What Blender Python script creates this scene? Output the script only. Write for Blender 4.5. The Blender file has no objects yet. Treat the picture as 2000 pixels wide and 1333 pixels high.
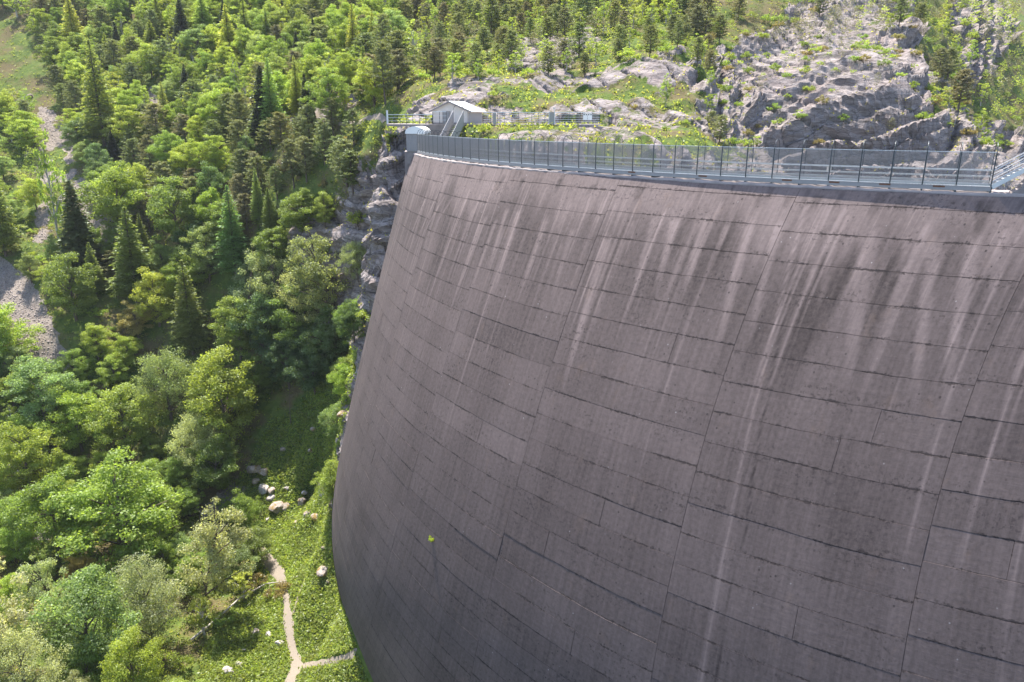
import bpy, math, random
import numpy as np
from mathutils import Vector
from mathutils.bvhtree import BVHTree
random.seed(11); rng = np.random.default_rng(11)
SC = bpy.context.scene
COL = SC.collection
R_ = math.radians
# ------------------------------------------------------------------ camera, light, exposure
FPX, PITCH, CZ = 1431.8, R_(17.013), 5.0          # focal length in pixels of the 2000 px wide photograph
cam_d = bpy.data.cameras.new('camera'); cam = bpy.data.objects.new('camera', cam_d); COL.objects.link(cam)
cam.location = (0, 0, CZ); cam.rotation_euler = (math.pi/2 - PITCH, 0, 0)
cam_d.sensor_width = 36.0; cam_d.lens = 36.0*FPX/2000.0
cam_d.clip_start = 0.5; cam_d.clip_end = 4000
SC.camera = cam
SUN_AZ, SUN_EL = -23.0, 65.0                      # clockwise from +Y
world = bpy.data.worlds.new('World'); SC.world = world; world.use_nodes = True
wn = world.node_tree.nodes; wl = world.node_tree.links; wn.clear()
sky = wn.new('ShaderNodeTexSky'); sky.sky_type = 'NISHITA'; sky.sun_disc = False
sky.sun_elevation = R_(SUN_EL); sky.sun_rotation = R_(SUN_AZ); sky.altitude = 700; sky.air_density = 1.0; sky.dust_density = 1.6; sky.ozone_density = 0.7
bgn = wn.new('ShaderNodeBackground'); bgn.inputs['Strength'].default_value = 0.15
won = wn.new('ShaderNodeOutputWorld'); wl.new(sky.outputs[0], bgn.inputs[0]); wl.new(bgn.outputs[0], won.inputs[0])
sd = bpy.data.lights.new('sun', 'SUN'); sd.energy = 5.0; sd.angle = R_(0.53); sd.color = (1.0, 0.95, 0.87)
sun = bpy.data.objects.new('sun', sd); COL.objects.link(sun)
SUNV = Vector((math.sin(R_(SUN_AZ))*math.cos(R_(SUN_EL)), math.cos(R_(SUN_AZ))*math.cos(R_(SUN_EL)), math.sin(R_(SUN_EL))))
sun.rotation_euler = SUNV.to_track_quat('Z', 'Y').to_euler(); sun.location = (0, 0, 200)
SC.view_settings.view_transform = 'Standard'; SC.view_settings.look = 'None'
SC.view_settings.gamma = 1.0; SC.view_settings.use_curve_mapping = False
SC.view_settings.exposure = 1.5
HAZE = 0.00007
SC.render.engine = 'CYCLES'
SC.cycles.max_bounces = 6; SC.cycles.diffuse_bounces = 3; SC.cycles.transmission_bounces = 3; SC.cycles.transparent_max_bounces = 8
SC.cycles.volume_bounces = 0

# ------------------------------------------------------------------ helpers
CP, SP = math.cos(PITCH), math.sin(PITCH)
def ray(px, py):
    x = (px-1000)/FPX; y = (666.5-py)/FPX
    return Vector((x, CP + y*SP, -SP + y*CP))
def pt(px, py, D):
    r = ray(px, py); return r*(D/r.y) + Vector((0, 0, CZ))
def project(P):
    P = np.asarray(P, float); x = P[..., 0]; y = P[..., 1]; z = P[..., 2]-CZ
    d = y*CP - z*SP; u = y*SP + z*CP
    d = np.where(d < 0.1, 0.1, d)
    return 1000 + FPX*x/d, 666.5 - FPX*u/d
def hsh(ix, iy, iz, seed):
    h = (ix.astype(np.int64)*374761393 + iy.astype(np.int64)*668265263 + iz.astype(np.int64)*2147483647 + seed*1274126177) & 0xffffffff
    h = ((h ^ (h >> 13))*1274126177) & 0xffffffff
    h = ((h ^ (h >> 16))*2246822519) & 0xffffffff
    return ((h ^ (h >> 15)) & 0xffffff)/float(0xffffff)*2-1
def vnoise(P, s=1.0, seed=0):
    P = np.asarray(P, float)/s; i = np.floor(P).astype(np.int64); f = P-i; f = f*f*(3-2*f)
    o = 0
    for dx in (0, 1):
        wx = f[:, 0] if dx else 1-f[:, 0]
        for dy in (0, 1):
            wy = f[:, 1] if dy else 1-f[:, 1]
            for dz in (0, 1):
                wz = f[:, 2] if dz else 1-f[:, 2]
                o = o + wx*wy*wz*hsh(i[:, 0]+dx, i[:, 1]+dy, i[:, 2]+dz, seed)
    return o
def fbm(P, s, n=4, seed=0, ridged=False, gain=0.5):
    o = 0; a = 1
    for k in range(n):
        v = vnoise(P, s/2**k, seed+k*17)
        o = o + a*((1-2*np.abs(v)) if ridged else v); a *= gain
    return o
def inpoly(x, y, poly):
    x = np.asarray(x, float); y = np.asarray(y, float); c = np.zeros(x.shape, bool); n = len(poly)
    for i in range(n):
        x1, y1 = poly[i]; x2, y2 = poly[i-1]
        if y1 == y2: continue
        c ^= ((y1 > y) != (y2 > y)) & (x < (x2-x1)*(y-y1)/(y2-y1)+x1)
    return c
def mesh_np(name, V, F, mats=(), smooth=False, attrs=None, fattrs=None, uvs=None):
    """V (n,3); F (m,k) with k = 3 or 4"""
    V = np.asarray(V, np.float32); F = np.asarray(F, np.int32)
    me = bpy.data.meshes.new(name); k = F.shape[1]
    me.vertices.add(len(V)); me.vertices.foreach_set('co', V.ravel())
    me.loops.add(F.size); me.loops.foreach_set('vertex_index', F.ravel())
    me.polygons.add(len(F)); me.polygons.foreach_set('loop_start', np.arange(0, F.size, k, dtype=np.int32))
    me.polygons.foreach_set('loop_total', np.full(len(F), k, np.int32))
    if smooth: me.polygons.foreach_set('use_smooth', np.ones(len(F), bool))
    me.update(calc_edges=True)
    for n, a in (attrs or {}).items():
        a = np.asarray(a, np.float32)
        if a.ndim == 1:
            t = me.attributes.new(n, 'FLOAT', 'POINT'); t.data.foreach_set('value', a)
        else:
            t = me.attributes.new(n, 'FLOAT_VECTOR', 'POINT'); t.data.foreach_set('vector', a.ravel())
    for m in mats: me.materials.append(m)
    return me
class MB:
    """collects boxes, tubes and sheets of one part"""
    def __init__(s): s.v = []; s.f = []
    def add(s, V, F):
        o = len(s.v); s.v += [tuple(p) for p in V]; s.f += [tuple(i+o for i in q) for q in F]; return s
    def hexa(s, p):    # 8 points: bottom 4 ccw, top 4 ccw
        return s.add(p, [(3, 2, 1, 0), (4, 5, 6, 7), (0, 1, 5, 4), (1, 2, 6, 5), (2, 3, 7, 6), (3, 0, 4, 7)])
    def box(s, c, d, ux=(1, 0, 0), uy=(0, 1, 0)):
        c = Vector(c); ux = Vector(ux); uy = Vector(uy); uz = ux.cross(uy)
        a, b, h = d[0]/2, d[1]/2, d[2]/2
        P = [c + ux*x + uy*y + uz*z for z in (-h, h) for x, y in ((-a, -b), (a, -b), (a, b), (-a, b))]
        return s.hexa(P)
    def bar(s, a, b, w, h=None, up=(0, 0, 1)):
        a = Vector(a); b = Vector(b); t = (b-a).normalized(); up = Vector(up)
        if abs(t.dot(up)) > 0.95: up = Vector((0, 1, 0)) if abs(t.y) < 0.9 else Vector((1, 0, 0))
        sx = t.cross(up).normalized(); sy = sx.cross(t).normalized(); h = h or w
        P = []
        for q in (a, b):
            P += [q + sx*(w/2*i) + sy*(h/2*j) for i, j in ((-1, -1), (1, -1), (1, 1), (-1, 1))]
        return s.hexa(P)
    def tube(s, pts, r, n=6, cap=True):
        pts = [Vector(p) for p in pts]; rr = r if hasattr(r, '__len__') else [r]*len(pts)
        V = []; F = []
        for i, p in enumerate(pts):
            t = (pts[min(i+1, len(pts)-1)]-pts[max(i-1, 0)]).normalized()
            up = Vector((0, 0, 1)) if abs(t.z) < 0.9 else Vector((1, 0, 0))
            sx = t.cross(up).normalized(); sy = sx.cross(t)
            for k in range(n):
                a = 2*math.pi*k/n; V.append(p + sx*(rr[i]*math.cos(a)) + sy*(rr[i]*math.sin(a)))
        for i in range(len(pts)-1):
            for k in range(n):
                k2 = (k+1) % n; F.append((i*n+k, i*n+k2, (i+1)*n+k2, (i+1)*n+k))
        if cap: F.append(tuple(range(n-1, -1, -1))); F.append(tuple((len(pts)-1)*n+k for k in range(n)))
        return s.add(V, F)
    def mesh(s, name, mat=None, smooth=False):
        me = bpy.data.meshes.new(name); me.from_pydata([tuple(p) for p in s.v], [], s.f)
        if smooth: me.polygons.foreach_set('use_smooth', [True]*len(me.polygons))
        if mat: me.materials.append(mat)
        me.update(); return me
def link(name, me, parent=None, loc=None):
    o = bpy.data.objects.new(name, me); COL.objects.link(o)
    if parent: o.parent = parent
    if loc is not None: o.location = loc
    return o
def tag(o, label=None, cat=None, group=None, kind=None):
    if label: o['label'] = label
    if cat: o['category'] = cat
    if group: o['group'] = group
    if kind: o['kind'] = kind
    return o
def empty(name, loc, label, cat, group=None):
    o = bpy.data.objects.new(name, None); COL.objects.link(o); o.location = loc
    o.empty_display_size = 0.5
    return tag(o, label, cat, group)
def part(name, mb, mat, parent, smooth=False):
    """mesh given in world coordinates, parented to an Empty (rotation free)"""
    me = mb.mesh(name, mat, smooth) if isinstance(mb, MB) else mb
    o = bpy.data.objects.new(name, me); COL.objects.link(o); o.parent = parent
    p = parent; off = Vector((0, 0, 0))
    while p is not None: off += p.location; p = p.parent
    o.location = -off
    return o

# ------------------------------------------------------------------ node materials
class NT:
    def __init__(s, name):
        s.m = bpy.data.materials.new(name); s.m.use_nodes = True; s.n = s.m.node_tree.nodes; s.l = s.m.node_tree.links
        s.n.clear(); s.out = s.n.new('ShaderNodeOutputMaterial')
    def node(s, t, **kw):
        n = s.n.new(t)
        for k, v in kw.items():
            if k == 'ins':
                for a, b in v.items():
                    if hasattr(b, 'is_linked') or isinstance(b, bpy.types.NodeSocket): s.l.new(b, n.inputs[a])
                    else: n.inputs[a].default_value = b
            else: setattr(n, k, v)
        return n
    def attr(s, name, out='Fac'): return s.node('ShaderNodeAttribute', attribute_name=name).outputs[out]
    def noise(s, vec, scale, detail=4, rough=0.55, out='Fac'):
        return s.node('ShaderNodeTexNoise', ins={'Vector': vec, 'Scale': scale, 'Detail': detail, 'Roughness': rough}).outputs[out]
    def math(s, op, a, b=0.0, c=None, clamp=False):
        n = s.n.new('ShaderNodeMath'); n.operation = op; n.use_clamp = clamp
        for i, v in enumerate((a, b, c)):
            if v is None: continue
            if isinstance(v, bpy.types.NodeSocket): s.l.new(v, n.inputs[i])
            else: n.inputs[i].default_value = v
        return n.outputs[0]
    def ramp(s, fac, stops):
        n = s.n.new('ShaderNodeValToRGB'); s.l.new(fac, n.inputs[0]); e = n.color_ramp.elements
        while len(e) < len(stops): e.new(0.5)
        for el, (p, c) in zip(e, stops):
            el.position = p; el.color = (c, c, c, 1) if not hasattr(c, '__len__') else (*c, 1)
        return n.outputs[0]
    def mix(s, fac, a, b, mode='MIX'):
        n = s.n.new('ShaderNodeMix'); n.data_type = 'RGBA'; n.blend_type = mode
        for sock, v in ((n.inputs[0], fac), (n.inputs[6], a), (n.inputs[7], b)):
            if isinstance(v, bpy.types.NodeSocket): s.l.new(v, sock)
            elif hasattr(v, '__len__'): sock.default_value = (*v, 1)
            else: sock.default_value = v
        return n.outputs[2]
    def vmul(s, vec, k):
        n = s.n.new('ShaderNodeVectorMath'); n.operation = 'MULTIPLY'; s.l.new(vec, n.inputs[0]); n.inputs[1].default_value = k; return n.outputs[0]
    def bump(s, h, strength=0.5, dist=0.1):
        return s.node('ShaderNodeBump', ins={'Height': h, 'Strength': strength, 'Distance': dist}).outputs[0]
    def bsdf(s, col, rough=0.85, normal=None, metal=0.0, spec=0.3):
        b = s.n.new('ShaderNodeBsdfPrincipled')
        for k, v in (('Base Color', col), ('Roughness', rough), ('Metallic', metal), ('Specular IOR Level', spec)):
            if isinstance(v, bpy.types.NodeSocket): s.l.new(v, b.inputs[k])
            elif hasattr(v, '__len__'): b.inputs[k].default_value = (*v, 1)
            else: b.inputs[k].default_value = v
        if normal is not None: s.l.new(normal, b.inputs['Normal'])
        s.l.new(b.outputs[0], s.out.inputs[0]); return b
    def pos(s): return s.node('ShaderNodeNewGeometry').outputs['Position']
def m_simple(name, col, rough=0.6, metal=0.0, var=0.15, scale=3.0, spec=0.4):
    t = NT(name); p = t.pos(); n = t.noise(p, scale, 5)
    c = t.mix(n, tuple(x*(1-var) for x in col), tuple(min(1, x*(1+var)) for x in col))
    t.bsdf(c, rough, None, metal, spec); return t.m
def m_concrete():
    t = NT('dam concrete')
    uv = t.attr('uz', 'Vector'); loc = t.attr('st', 'Vector'); stain_streak = t.attr('stain_streak'); tone = t.attr('tone')
    sx = t.node('ShaderNodeSeparateXYZ', ins={0: loc})
    s_, t_, h_ = sx.outputs[0], sx.outputs[1], sx.outputs[2]
    broad = t.noise(t.vmul(uv, (0.5, 0.16, 1)), 0.35, 5, 0.6)
    fine = t.noise(uv, 3.2, 6, 0.7)
    vert = t.noise(t.vmul(uv, (3.0, 0.12, 1)), 1.0, 5, 0.65)
    horiz = t.noise(t.vmul(uv, (0.35, 7.0, 1)), 1.0, 3, 0.6)
    val = t.math('MULTIPLY_ADD', t.math('SUBTRACT', broad, 0.5), 0.85, 1.0)
    val = t.math('ADD', val, t.math('MULTIPLY', t.math('SUBTRACT', fine, 0.5), 1.15))
    val = t.math('ADD', val, t.math('MULTIPLY', t.math('SUBTRACT', vert, 0.5), 0.85))
    val = t.math('ADD', val, t.math('MULTIPLY', t.math('SUBTRACT', horiz, 0.5), 0.20))
    val = t.math('ADD', val, t.math('MULTIPLY', tone, 0.9))
    # pale and dark run-off stains plus short dark crest streaks, frayed by fine vertical noise
    vfray = t.noise(t.vmul(uv, (6.0, 0.25, 1)), 1.0, 4, 0.7)
    st2 = t.math('MULTIPLY', stain_streak, t.math('ADD', t.math('MULTIPLY', vfray, 0.7), 0.65))
    val = t.math('ADD', val, st2)
    # narrow lime runs below the crest band
    su = t.node('ShaderNodeSeparateXYZ', ins={0: uv}); depth = t.math('MULTIPLY', su.outputs[1], -0.05)
    run = t.ramp(t.noise(t.vmul(uv, (1.5, 0.035, 1)), 1.0, 6, 0.72), [(0.555, 0.0), (0.60, 1.0)])
    lenv = t.noise(t.vmul(uv, (0.9, 0.0, 1)), 1.0, 3, 0.6)
    rm = t.ramp(t.math('ADD', depth, t.math('MULTIPLY', t.math('SUBTRACT', lenv, 0.5), 0.9)), [(0.03, 0.0), (0.10, 1.0), (0.32, 0.55), (0.55, 0.0)])
    val = t.math('ADD', val, t.math('MULTIPLY', t.math('MULTIPLY', run, rm), 0.34))
    # crumbling joints: dark specks gathered along the lower and the side edges of each lift
    pn = t.noise(uv, 3.0, 5, 0.8); pw = t.noise(uv, 0.45, 3, 0.6)
    dist = t.math('MINIMUM', t_, t.math('SUBTRACT', h_, t_)); 
    near = t.ramp(dist, [(0.0, 1.0), (0.06, 0.7), (0.16, 0.0)])
    near = t.math('MULTIPLY', near, t.ramp(pw, [(0.42, 0.15), (0.6, 1.0)]))
    pit = t.ramp(t.math('ADD', pn, t.math('MULTIPLY', near, 0.33)), [(0.70, 0.0), (0.75, 1.0)])
    speck = t.node('ShaderNodeTexVoronoi', ins={'Vector': uv, 'Scale': 1.7, 'Randomness': 1.0}).outputs['Distance']
    clus = t.ramp(t.noise(uv, 0.16, 4, 0.6), [(0.46, 0.0), (0.62, 1.0)])
    sp = t.math('MULTIPLY', t.ramp(speck, [(0.10, 1.0), (0.15, 0.0)]), t.math('ADD', t.math('MULTIPLY', clus, 0.9), 0.12))
    white = t.ramp(t.node('ShaderNodeTexVoronoi', ins={'Vector': uv, 'Scale': 1.25}).outputs['Distance'], [(0.045, 1.0), (0.075, 0.0)])
    white = t.math('MULTIPLY', white, t.ramp(t.noise(uv, 0.9, 2), [(0.5, 0.0), (0.62, 1.0)]))
    col = t.mix(t.math('SUBTRACT', broad, 0.0), (0.088, 0.067, 0.063), (0.091, 0.071, 0.068))
    cm = t.node('ShaderNodeCombineColor', ins={0: val, 1: val, 2: val}).outputs[0]
    col = t.mix(1.0, col, cm, 'MULTIPLY')
    rust = t.ramp(t.noise(t.vmul(uv, (1.0, 0.6, 1)), 0.5, 5, 0.7), [(0.60, 0.0), (0.78, 0.35)])
    col = t.mix(rust, col, (0.17, 0.115, 0.085))
    wide = t.math('MULTIPLY', t.ramp(dist, [(0.05, 1.0), (0.38, 0.0)]), t.ramp(t.noise(t.vmul(uv, (0.25, 0.6, 1)), 1.0, 3, 0.6), [(0.46, 0.0), (0.56, 1.0)]))
    grit = t.math('MULTIPLY', t.ramp(t.noise(uv, 4.0, 3, 0.65), [(0.54, 0.0), (0.60, 1.0)]), t.math('MAXIMUM', wide, t.ramp(t.noise(t.vmul(uv, (0.14, 0.5, 1)), 1.0, 5, 0.65), [(0.52, 0.0), (0.64, 0.9)])))
    col = t.mix(t.math('MULTIPLY', grit, 0.62), col, (0.022, 0.017, 0.017))
    col = t.mix(t.math('MULTIPLY', pit, 0.65), col, (0.018, 0.014, 0.014))
    col = t.mix(t.math('MULTIPLY', sp, 0.8), col, (0.028, 0.022, 0.022))
    col = t.mix(t.math('MULTIPLY', white, 0.6), col, (0.34, 0.32, 0.32))
    h = t.math('SUBTRACT', t.math('ADD', t.math('MULTIPLY', fine, 0.5), t.math('MULTIPLY', horiz, 0.22)), t.math('MULTIPLY', pit, 1.5))
    t.bsdf(col, 0.9, t.bump(h, 0.4, 0.08), 0.0, 0.2)
    return t.m
def m_terrain():
    t = NT('mountain ground'); p = t.pos(); mk = t.attr('mask', 'Vector'); sx = t.node('ShaderNodeSeparateXYZ', ins={0: mk})
    rock, scree, lush = sx.outputs
    n1 = t.noise(p, 0.6, 6, 0.65); n2 = t.noise(p, 3.0, 5, 0.7); n3 = t.noise(p, 0.12, 4, 0.6); n4 = t.noise(p, 9.0, 3, 0.7)
    grass = t.mix(t.ramp(n1, [(0.35, 0.0), (0.65, 1.0)]), (0.050, 0.085, 0.018), (0.120, 0.155, 0.032))
    dry = t.mix(t.ramp(n2, [(0.35, 0.0), (0.65, 1.0)]), (0.150, 0.125, 0.052), (0.085, 0.066, 0.040))
    g = t.mix(t.ramp(t.math('ADD', n3, t.math('MULTIPLY', t.math('SUBTRACT', n2, 0.5), 0.5)), [(0.42, 0.0), (0.56, 1.0)]), dry, grass)
    g = t.mix(lush, g, grass)
    # rock: bedding planes dip to one side, with cracks and lichen
    sp = t.node('ShaderNodeMapping', vector_type='POINT', ins={'Vector': p, 'Rotation': (R_(12), R_(-20), 0), 'Scale': (0.25, 0.25, 1.6)}).outputs[0]
    bed = t.noise(sp, 1.1, 6, 0.7)
    crk = t.node('ShaderNodeTexVoronoi', feature='DISTANCE_TO_EDGE', ins={'Vector': t.node('ShaderNodeMapping', ins={'Vector': p, 'Rotation': (0.2, -0.5, 0.3), 'Scale': (0.5, 0.5, 1.0)}).outputs[0], 'Scale': 0.9}).outputs['Distance']
    rk = t.mix(t.ramp(bed, [(0.34, 0.0), (0.62, 1.0)]), (0.140, 0.115, 0.106), (0.325, 0.282, 0.268))
    rk = t.mix(t.ramp(n3, [(0.5, 0.0), (0.72, 0.5)]), rk, (0.30, 0.225, 0.205))
    rk = t.mix(t.ramp(crk, [(0.0, 0.75), (0.035, 0.0)]), rk, (0.06, 0.052, 0.048))
    bda = t.attr('bed'); fb = t.math('FRACT', t.math('MULTIPLY', bda, 1/2.3)); fb2 = t.math('FRACT', t.math('ADD', t.math('MULTIPLY', bda, 1/0.8), 0.3))
    rk = t.mix(t.math('MULTIPLY', t.ramp(fb, [(0.80, 0.0), (0.87, 1.0), (0.97, 0.0)]), t.ramp(n1, [(0.38, 0.2), (0.55, 0.85)])), rk, (0.050, 0.044, 0.040))
    rk = t.mix(t.math('MULTIPLY', t.ramp(fb2, [(0.80, 0.0), (0.90, 0.6), (0.99, 0.0)]), t.ramp(n2, [(0.42, 0.0), (0.6, 1.0)])), rk, (0.070, 0.062, 0.056))
    rk = t.mix(t.ramp(n2, [(0.62, 0.0), (0.74, 0.7)]), rk, (0.075, 0.072, 0.05))
    vor = t.node('ShaderNodeTexVoronoi', ins={'Vector': p, 'Scale': 3.2}).outputs['Color']
    vv = t.node('ShaderNodeRGBToBW', ins={0: vor}).outputs[0]
    sc = t.mix(vv, (0.160, 0.130, 0.108), (0.310, 0.265, 0.232))
    rf = t.ramp(t.math('ADD', rock, t.math('MULTIPLY', t.math('SUBTRACT', n1, 0.5), 1.1)), [(0.42, 0.0), (0.56, 1.0)])
    sf = t.ramp(t.math('ADD', scree, t.math('MULTIPLY', t.math('SUBTRACT', n1, 0.5), 0.9)), [(0.44, 0.0), (0.56, 1.0)])
    col = t.mix(rf, g, rk); col = t.mix(sf, col, sc)
    h = t.math('ADD', t.math('MULTIPLY', n2, 0.7), t.math('ADD', t.math('MULTIPLY', n4, 0.25), t.math('MULTIPLY', bed, rf)))
    t.bsdf(col, 0.95, t.bump(h, 0.9, 0.35), 0.0, 0.1); return t.m
def m_leaf(name, transl=0.42, bright=1.0, gloss=0.02):
    t = NT(name); oi = t.node('ShaderNodeObjectInfo'); tone = t.attr('tone')
    r = t.math('MULTIPLY_ADD', oi.outputs['Random'], 0.3, 0.85)
    k = t.math('MULTIPLY', r, t.math('MULTIPLY_ADD', tone, 0.9, 0.75*bright))
    cm = t.node('ShaderNodeCombineColor', ins={0: k, 1: k, 2: k}).outputs[0]
    col = t.mix(1.0, oi.outputs['Color'], cm, 'MULTIPLY')
    col = t.mix(1.0, col, (1.38, 1.28, 1.00), 'MULTIPLY')
    d = t.node('ShaderNodeBsdfDiffuse', ins={'Color': col})
    tc = t.mix(1.0, col, (1.75, 1.75, 0.9), 'MULTIPLY')
    tr = t.node('ShaderNodeBsdfTranslucent', ins={'Color': tc})
    m1 = t.node('ShaderNodeMixShader', ins={0: transl}); t.l.new(d.outputs[0], m1.inputs[1]); t.l.new(tr.outputs[0], m1.inputs[2])
    gl = t.node('ShaderNodeBsdfGlossy', ins={'Color': (0.9, 1, 0.9, 1), 'Roughness': 0.45})
    m2 = t.node('ShaderNodeMixShader', ins={0: gloss}); t.l.new(m1.outputs[0], m2.inputs[1]); t.l.new(gl.outputs[0], m2.inputs[2])
    t.l.new(m2.outputs[0], t.out.inputs[0]); return t.m
M = {}
M['concrete'] = m_concrete(); M['terrain'] = m_terrain()
M['leaf'] = m_leaf('leaves', 0.55); M['needle'] = m_leaf('needles', 0.35, 1.05, 0.03)
M['bark'] = m_simple('bark', (0.11, 0.085, 0.07), 0.95, 0, 0.35, 6.0, 0.1)
M['pale_bark'] = m_simple('pale bark', (0.42, 0.38, 0.34), 0.9, 0, 0.3, 4.0, 0.1)
M['path'] = m_simple('pale gravel path', (0.215, 0.180, 0.145), 0.95, 0, 0.28, 5.0, 0.1)
M['steel'] = m_simple('painted steel', (0.290, 0.275, 0.268), 0.6, 0.0, 0.12)
M['dark_steel'] = m_simple('dark steel', (0.050, 0.058, 0.062), 0.5, 0.4, 0.2)
M['galv'] = m_simple('galvanised steel', (0.60, 0.61, 0.62), 0.45, 0.3, 0.12)
M['white'] = m_simple('white roof sheet', (0.80, 0.79, 0.76), 0.5, 0, 0.04)
M['cream'] = m_simple('cream render', (0.66, 0.58, 0.52), 0.85, 0, 0.06)
M['wallcon'] = m_simple('old grey concrete', (0.26, 0.225, 0.215), 0.9, 0, 0.35, 1.2, 0.2)
M['coping'] = m_simple('crest coping', (0.32, 0.275, 0.26), 0.95, 0, 0.3, 2.0, 0.1)
M['rust'] = m_simple('rusty steel', (0.16, 0.075, 0.045), 0.85, 0, 0.4, 4.0)
def m_rock(name, a, b, moss):
    t = NT(name); p = t.node('ShaderNodeTexCoord').outputs['Object']; w = t.pos()
    n = t.noise(w, 2.2, 6, 0.7); c = t.mix(t.ramp(n, [(0.35, 0), (0.65, 1)]), a, b)
    mz = t.noise(w, 0.9, 4, 0.6); c = t.mix(t.ramp(mz, [(0.5, 0.0), (0.62, moss)]), c, (0.20, 0.13, 0.03))
    t.bsdf(c, 0.95, t.bump(n, 0.8, 0.15), 0, 0.1); return t.m
M['rock'] = m_rock('limestone', (0.24, 0.21, 0.20), (0.50, 0.46, 0.44), 0.25)
M['mossrock'] = m_rock('moss grown limestone', (0.20, 0.16, 0.13), (0.42, 0.36, 0.32), 0.9)
M['screerock'] = m_rock('scree stone', (0.19, 0.155, 0.14), (0.37, 0.32, 0.30), 0.0)

# ------------------------------------------------------------------ the dam's shape, fitted to its joints and lift lines
C0, C1, C2 = np.array([67.562, 125.350]), np.array([-35.696, -62.179]), np.array([70.531, 78.495])
RR = (83.555, -24.874, 77.913)
def dam_cr(z):
    t = -np.asarray(z, float)/60.0
    return C0[0]+C1[0]*t+C2[0]*t*t, C0[1]+C1[1]*t+C2[1]*t*t, RR[0]+RR[1]*t+RR[2]*t*t
JA = np.array([-102.0, -112.3, -123.4, -134.0, -143.9, -153.6, -163.4, -173.0])
JK = np.array([1.6, 1.45, 1.12, 1.0, 1.0, 1.0, 1.0, 1.0])
def drift(z): z = np.asarray(z, float); return 0.185*z*(1+0.0035*z)
def dam_ang(s, z):
    """angle (radians) of joint coordinate s (0..7) at height z"""
    a = np.interp(s, np.arange(8), JA); k = np.interp(s, np.arange(8), JK)
    return np.radians(a + k*drift(z))
def dam_pt(s, z, off=0.0):
    cx, cy, r = dam_cr(z); a = dam_ang(s, z)
    return np.stack([cx+(r+off)*np.cos(a), cy+(r+off)*np.sin(a), np.broadcast_to(z, np.shape(a)).astype(float)], -1)
def u_of(s): return -np.radians(np.interp(s, np.arange(8), JA)-JA[0])*83.5     # metres along the crest
def dam_hit(px, py):
    r = ray(px, py); t = np.linspace(30, 180, 3001)
    X = r.x*t; Y = r.y*t; Z = CZ+r.z*t; cx, cy, R = dam_cr(Z)
    ins = np.hypot(X-cx, Y-cy) < R
    ins &= Z < 0.3
    if not ins.any(): return None
    i = ins.argmax(); z = float(Z[i]); a = math.degrees(math.atan2(Y[i]-cy[i], X[i]-cx[i]))
    ss = np.linspace(0, 7, 1401); aa = np.degrees(dam_ang(ss, z)); return float(np.interp(-a, -aa, ss)), z

# ------------------------------------------------------------------ terrain
CT = []
def rowpts(px, L):
    for py, D in L: CT.append(tuple(pt(px, py, D)))
rowpts(-350, [(1450, 66), (1333, 76), (1200, 92), (1000, 114), (850, 132), (700, 152), (560, 172), (450, 195), (350, 220), (250, 248), (150, 278), (50, 310), (-60, 350), (-200, 420)])
rowpts(-60, [(1450, 72), (1333, 82), (1200, 96), (1000, 119), (850, 136), (700, 152), (560, 170), (450, 190), (350, 214), (250, 240), (150, 268), (50, 298), (-60, 335), (-200, 400)])
rowpts(150, [(1450, 75), (1333, 86), (1200, 100), (1000, 125), (850, 142), (700, 155), (560, 172), (450, 190), (350, 212), (250, 238), (150, 266), (50, 296), (-60, 335), (-200, 400)])
rowpts(400, [(1450, 78), (1333, 88), (1200, 102), (1000, 130), (850, 147), (700, 160), (560, 171), (450, 181), (350, 194), (250, 216), (150, 246), (50, 280), (-60, 320), (-200, 380)])
rowpts(600, [(1450, 78), (1333, 88), (1200, 102), (1080, 116), (1000, 126), (900, 137), (800, 147), (700, 155), (600, 160), (500, 163), (400, 167), (300, 175), (238, 187), (210, 194), (150, 220), (50, 262), (-60, 310), (-200, 370)])
rowpts(665, [(940, 121), (900, 126), (850, 132), (800, 138), (750, 143), (700, 147)])
rowpts(700, [(760, 139), (700, 150), (640, 150), (560, 150), (450, 152), (350, 153), (290, 155), (250, 165), (225, 178), (200, 184), (150, 208), (50, 254), (-60, 305)])
rowpts(750, [(500, 111), (430, 111), (350, 113), (290, 115), (262, 116.5), (245, 118), (236, 135), (200, 168)])
rowpts(785, [(395, 113), (350, 115), (300, 118), (272, 118), (252, 119), (238, 135), (210, 158), (150, 196), (50, 248), (-60, 300)])
rowpts(820, [(262, 109), (250, 118), (235, 140), (200, 152)])
rowpts(900, [(243, 112.5), (240, 124), (236, 130), (180, 140), (150, 160), (80, 205), (0, 252), (-80, 300), (-200, 370)])
rowpts(1000, [(275, 100), (258, 108), (240, 113), (236, 124), (180, 138), (150, 152), (135, 164), (90, 196), (0, 250), (-80, 300)])
rowpts(1100, [(285, 98), (268, 105), (243, 112), (236, 122), (195, 134), (150, 146), (125, 160), (60, 210), (0, 248), (-80, 295), (-200, 360)])
rowpts(1200, [(300, 97), (272, 108), (238, 120), (200, 130), (150, 142), (110, 160), (50, 205), (-80, 285)])
rowpts(1300, [(335, 92), (300, 100), (265, 110), (230, 122), (190, 132), (150, 138), (120, 150), (60, 190), (0, 222), (-80, 270), (-200, 340)])
rowpts(1370, [(320, 98), (290, 106), (240, 122), (190, 133), (128, 143), (100, 165), (0, 214)])
rowpts(1440, [(350, 108), (310, 116), (280, 128), (240, 145), (180, 168), (120, 182), (60, 198), (0, 214), (-80, 255)])
rowpts(1530, [(365, 145), (300, 151), (230, 157), (180, 163), (140, 172), (100, 186), (50, 204), (0, 220), (-80, 255), (-200, 320)])
rowpts(1650, [(370, 146), (300, 149), (230, 153), (180, 157), (130, 166), (100, 180), (50, 202), (0, 222), (-80, 260)])
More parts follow.
